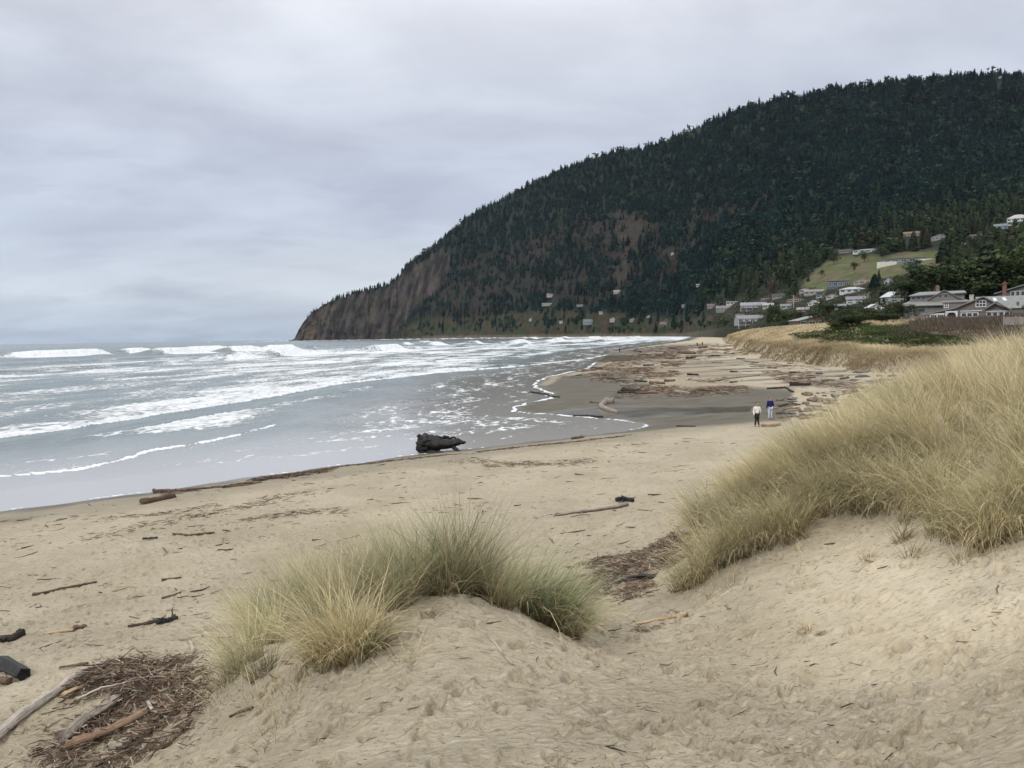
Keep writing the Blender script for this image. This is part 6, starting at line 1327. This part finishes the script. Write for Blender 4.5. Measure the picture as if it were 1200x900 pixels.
def person(p, face, label, top, legs, hair, shoes, scale=1.0, step=.12, arm=((.06, .0), (.10, .0)), skirt=.0, group=None):
    root = thing('person', label, 'person', p, face, group); root.scale = (scale,) * 3
    skin = cmat('skin', (.42, .25, .18))
    a0, a1 = arm
    J = [(0, 0, .95), (0, 0.01, 1.12), (0, .0, 1.34), (0, -.005, 1.47), (0, -.01, 1.54), (0, -.02, 1.65), (0, -.015, 1.74),
         (-.19, 0, 1.40), (-.25, a0[0] * .3, 1.12), (-.26, -a0[0], .88), (-.26, -a0[0] - .04, .80), (.19, 0, 1.40), (.25, a1[0] * .3, 1.12), (.26, -a1[0], .88), (.26, -a1[0] - .04, .80),
         (-.10, 0, .90), (-.11, -step * .35, .50), (-.11, step * .4, .09), (-.11, step * .4 - .14, .03), (.10, 0, .90), (.11, step * .3, .50), (.11, -step * .5, .09), (.11, -step * .5 - .14, .03)]
    Ed = [(0, 1), (1, 2), (2, 3), (3, 4), (4, 5), (5, 6), (2, 7), (7, 8), (8, 9), (9, 10), (2, 11), (11, 12), (12, 13), (13, 14), (0, 15), (15, 16), (16, 17), (17, 18), (0, 19), (19, 20), (20, 21), (21, 22)]
    Rd = [.13, .125, .14, .07, .06, .10, .07, .065, .045, .035, .028, .065, .045, .035, .028, .09, .062, .042, .035, .09, .062, .042, .035]
    body = link('body', skin_mesh('body', J, Ed, Rd, skin), root)
    ti = [0, 1, 2, 3, 7, 8, 9, 11, 12, 13]; mp = {k: i for i, k in enumerate(ti)}; te = [(mp[a], mp[b]) for a, b in Ed if a in mp and b in mp]
    Jt = [list(J[k]) for k in ti]; Jt[0][2] -= .06 + skirt; Rt = [(.175, .15), (.165, .145), (.185, .145), .078, .085, .068, .055, .085, .068, .055]
    link('shirt', skin_mesh('shirt', Jt, te, Rt, top), root)
    li = [0, 15, 16, 17, 19, 20, 21]; mp = {k: i for i, k in enumerate(li)}; le = [(mp[a], mp[b]) for a, b in Ed if a in mp and b in mp]
    link('trousers', skin_mesh('trousers', [J[k] for k in li], le, [(.155, .13), .115, .085, .066, .115, .085, .066], legs), root)
    link('hair', skin_mesh('hair', [(0, .025, 1.60), (0, .03, 1.69), (0, .0, 1.765)], [(0, 1), (1, 2)], [.095, .112, .08], hair), root)
    for s in (17, 21): link('shoe', skin_mesh('shoe', [(J[s][0], J[s][1] + .03, .045), (J[s + 1][0], J[s + 1][1], .04)], [(0, 1)], [.055, .045], shoes, 1), root)
    return root
wht, navy, blk, lblue, brh, grh = cmat('white_knit', (.72, .70, .66)), cmat('navy_coat', (.012, .016, .10)), cmat('black_cloth', (.018, .019, .022)), cmat('pale_denim', (.48, .53, .62)), cmat('brown_hair', (.07, .035, .022)), cmat('grey_hair', (.12, .08, .06))
def stand(u, v): p = G(u, v, 30); return p
person(stand(887, 500), .15, 'person in a white sweater and black trousers walking away beside the orange log', wht, blk, brh, blk, 1.0, .16, ((.10, 0), (-.12, 0)))
person(stand(902.5, 491.5), math.pi * 0.06, 'person in a dark blue jacket and pale trousers walking away by the rubble', navy, lblue, grh, blk, 1.0, .05, ((-.1, 0), (-.1, 0)), .12)
for u, v, hp, lab in ((726, 413, 5.0, 'tiny far person in dark clothes standing at the edge of the surf'), (817, 406, 5.5, 'far walker in dark clothes, left one of two near the far dune'), (823, 405, 5.0, 'far walker in dark clothes, right one of two near the far dune')):
    p = stand(u, v); person(p, 0.3, lab, blk, blk, brh, blk, 1.0 if hp * p[1] / F / 1.75 < 1.2 else hp * p[1] / F / 1.75, .1)
# pale foam burst at the foot of the cliff and two small sea rocks off the point
for i, (u, v, s) in enumerate([(339, 397.6, 5), (331, 397.8, 3.2), (325, 398.0, 2)]):
    p = PZ(u, 399.2, -1); p = PD(u, 398, 2600); p[2] = -1; o = link('sea_rock', rms[(i * 4 + 2) % 9], None, p, i); o.scale = (s * 2, s * 1.5, s * 1.3)
    tag(o, ['largest dark sea rock off the tip of the headland', 'middle one of three small sea rocks off the headland', 'smallest and outermost sea rock off the headland'][i], 'rock', 'sea rocks off the point')
# wooden fence behind the thicket at the right
fn = [PD(u, 383, 135) for u in (1176, 1190, 1204, 1218)]
fr_ = thing('fence', 'low grey wooden fence among the brown thicket at the right edge', 'fence', fn[0])
for a in range(4):
    q0 = fn[a] - fn[0]; b = bm_new(); bm_box(b, q0[0] - .08, q0[0] + .08, q0[1] - .08, q0[1] + .08, -2.5, 1.9); bobj('post', b, hmat((.3, .28, .26)), fr_)
for a in range(3):
    q0, q1 = fn[a] - fn[0], fn[a + 1] - fn[0]; b = bm_new(); bm_box(b, q0[0] + .1, q1[0] - .1, q0[1] - .03, q0[1] + .03, .3, 1.7); bobj('board_panel', b, hmat((.28, .26, .24)), fr_)
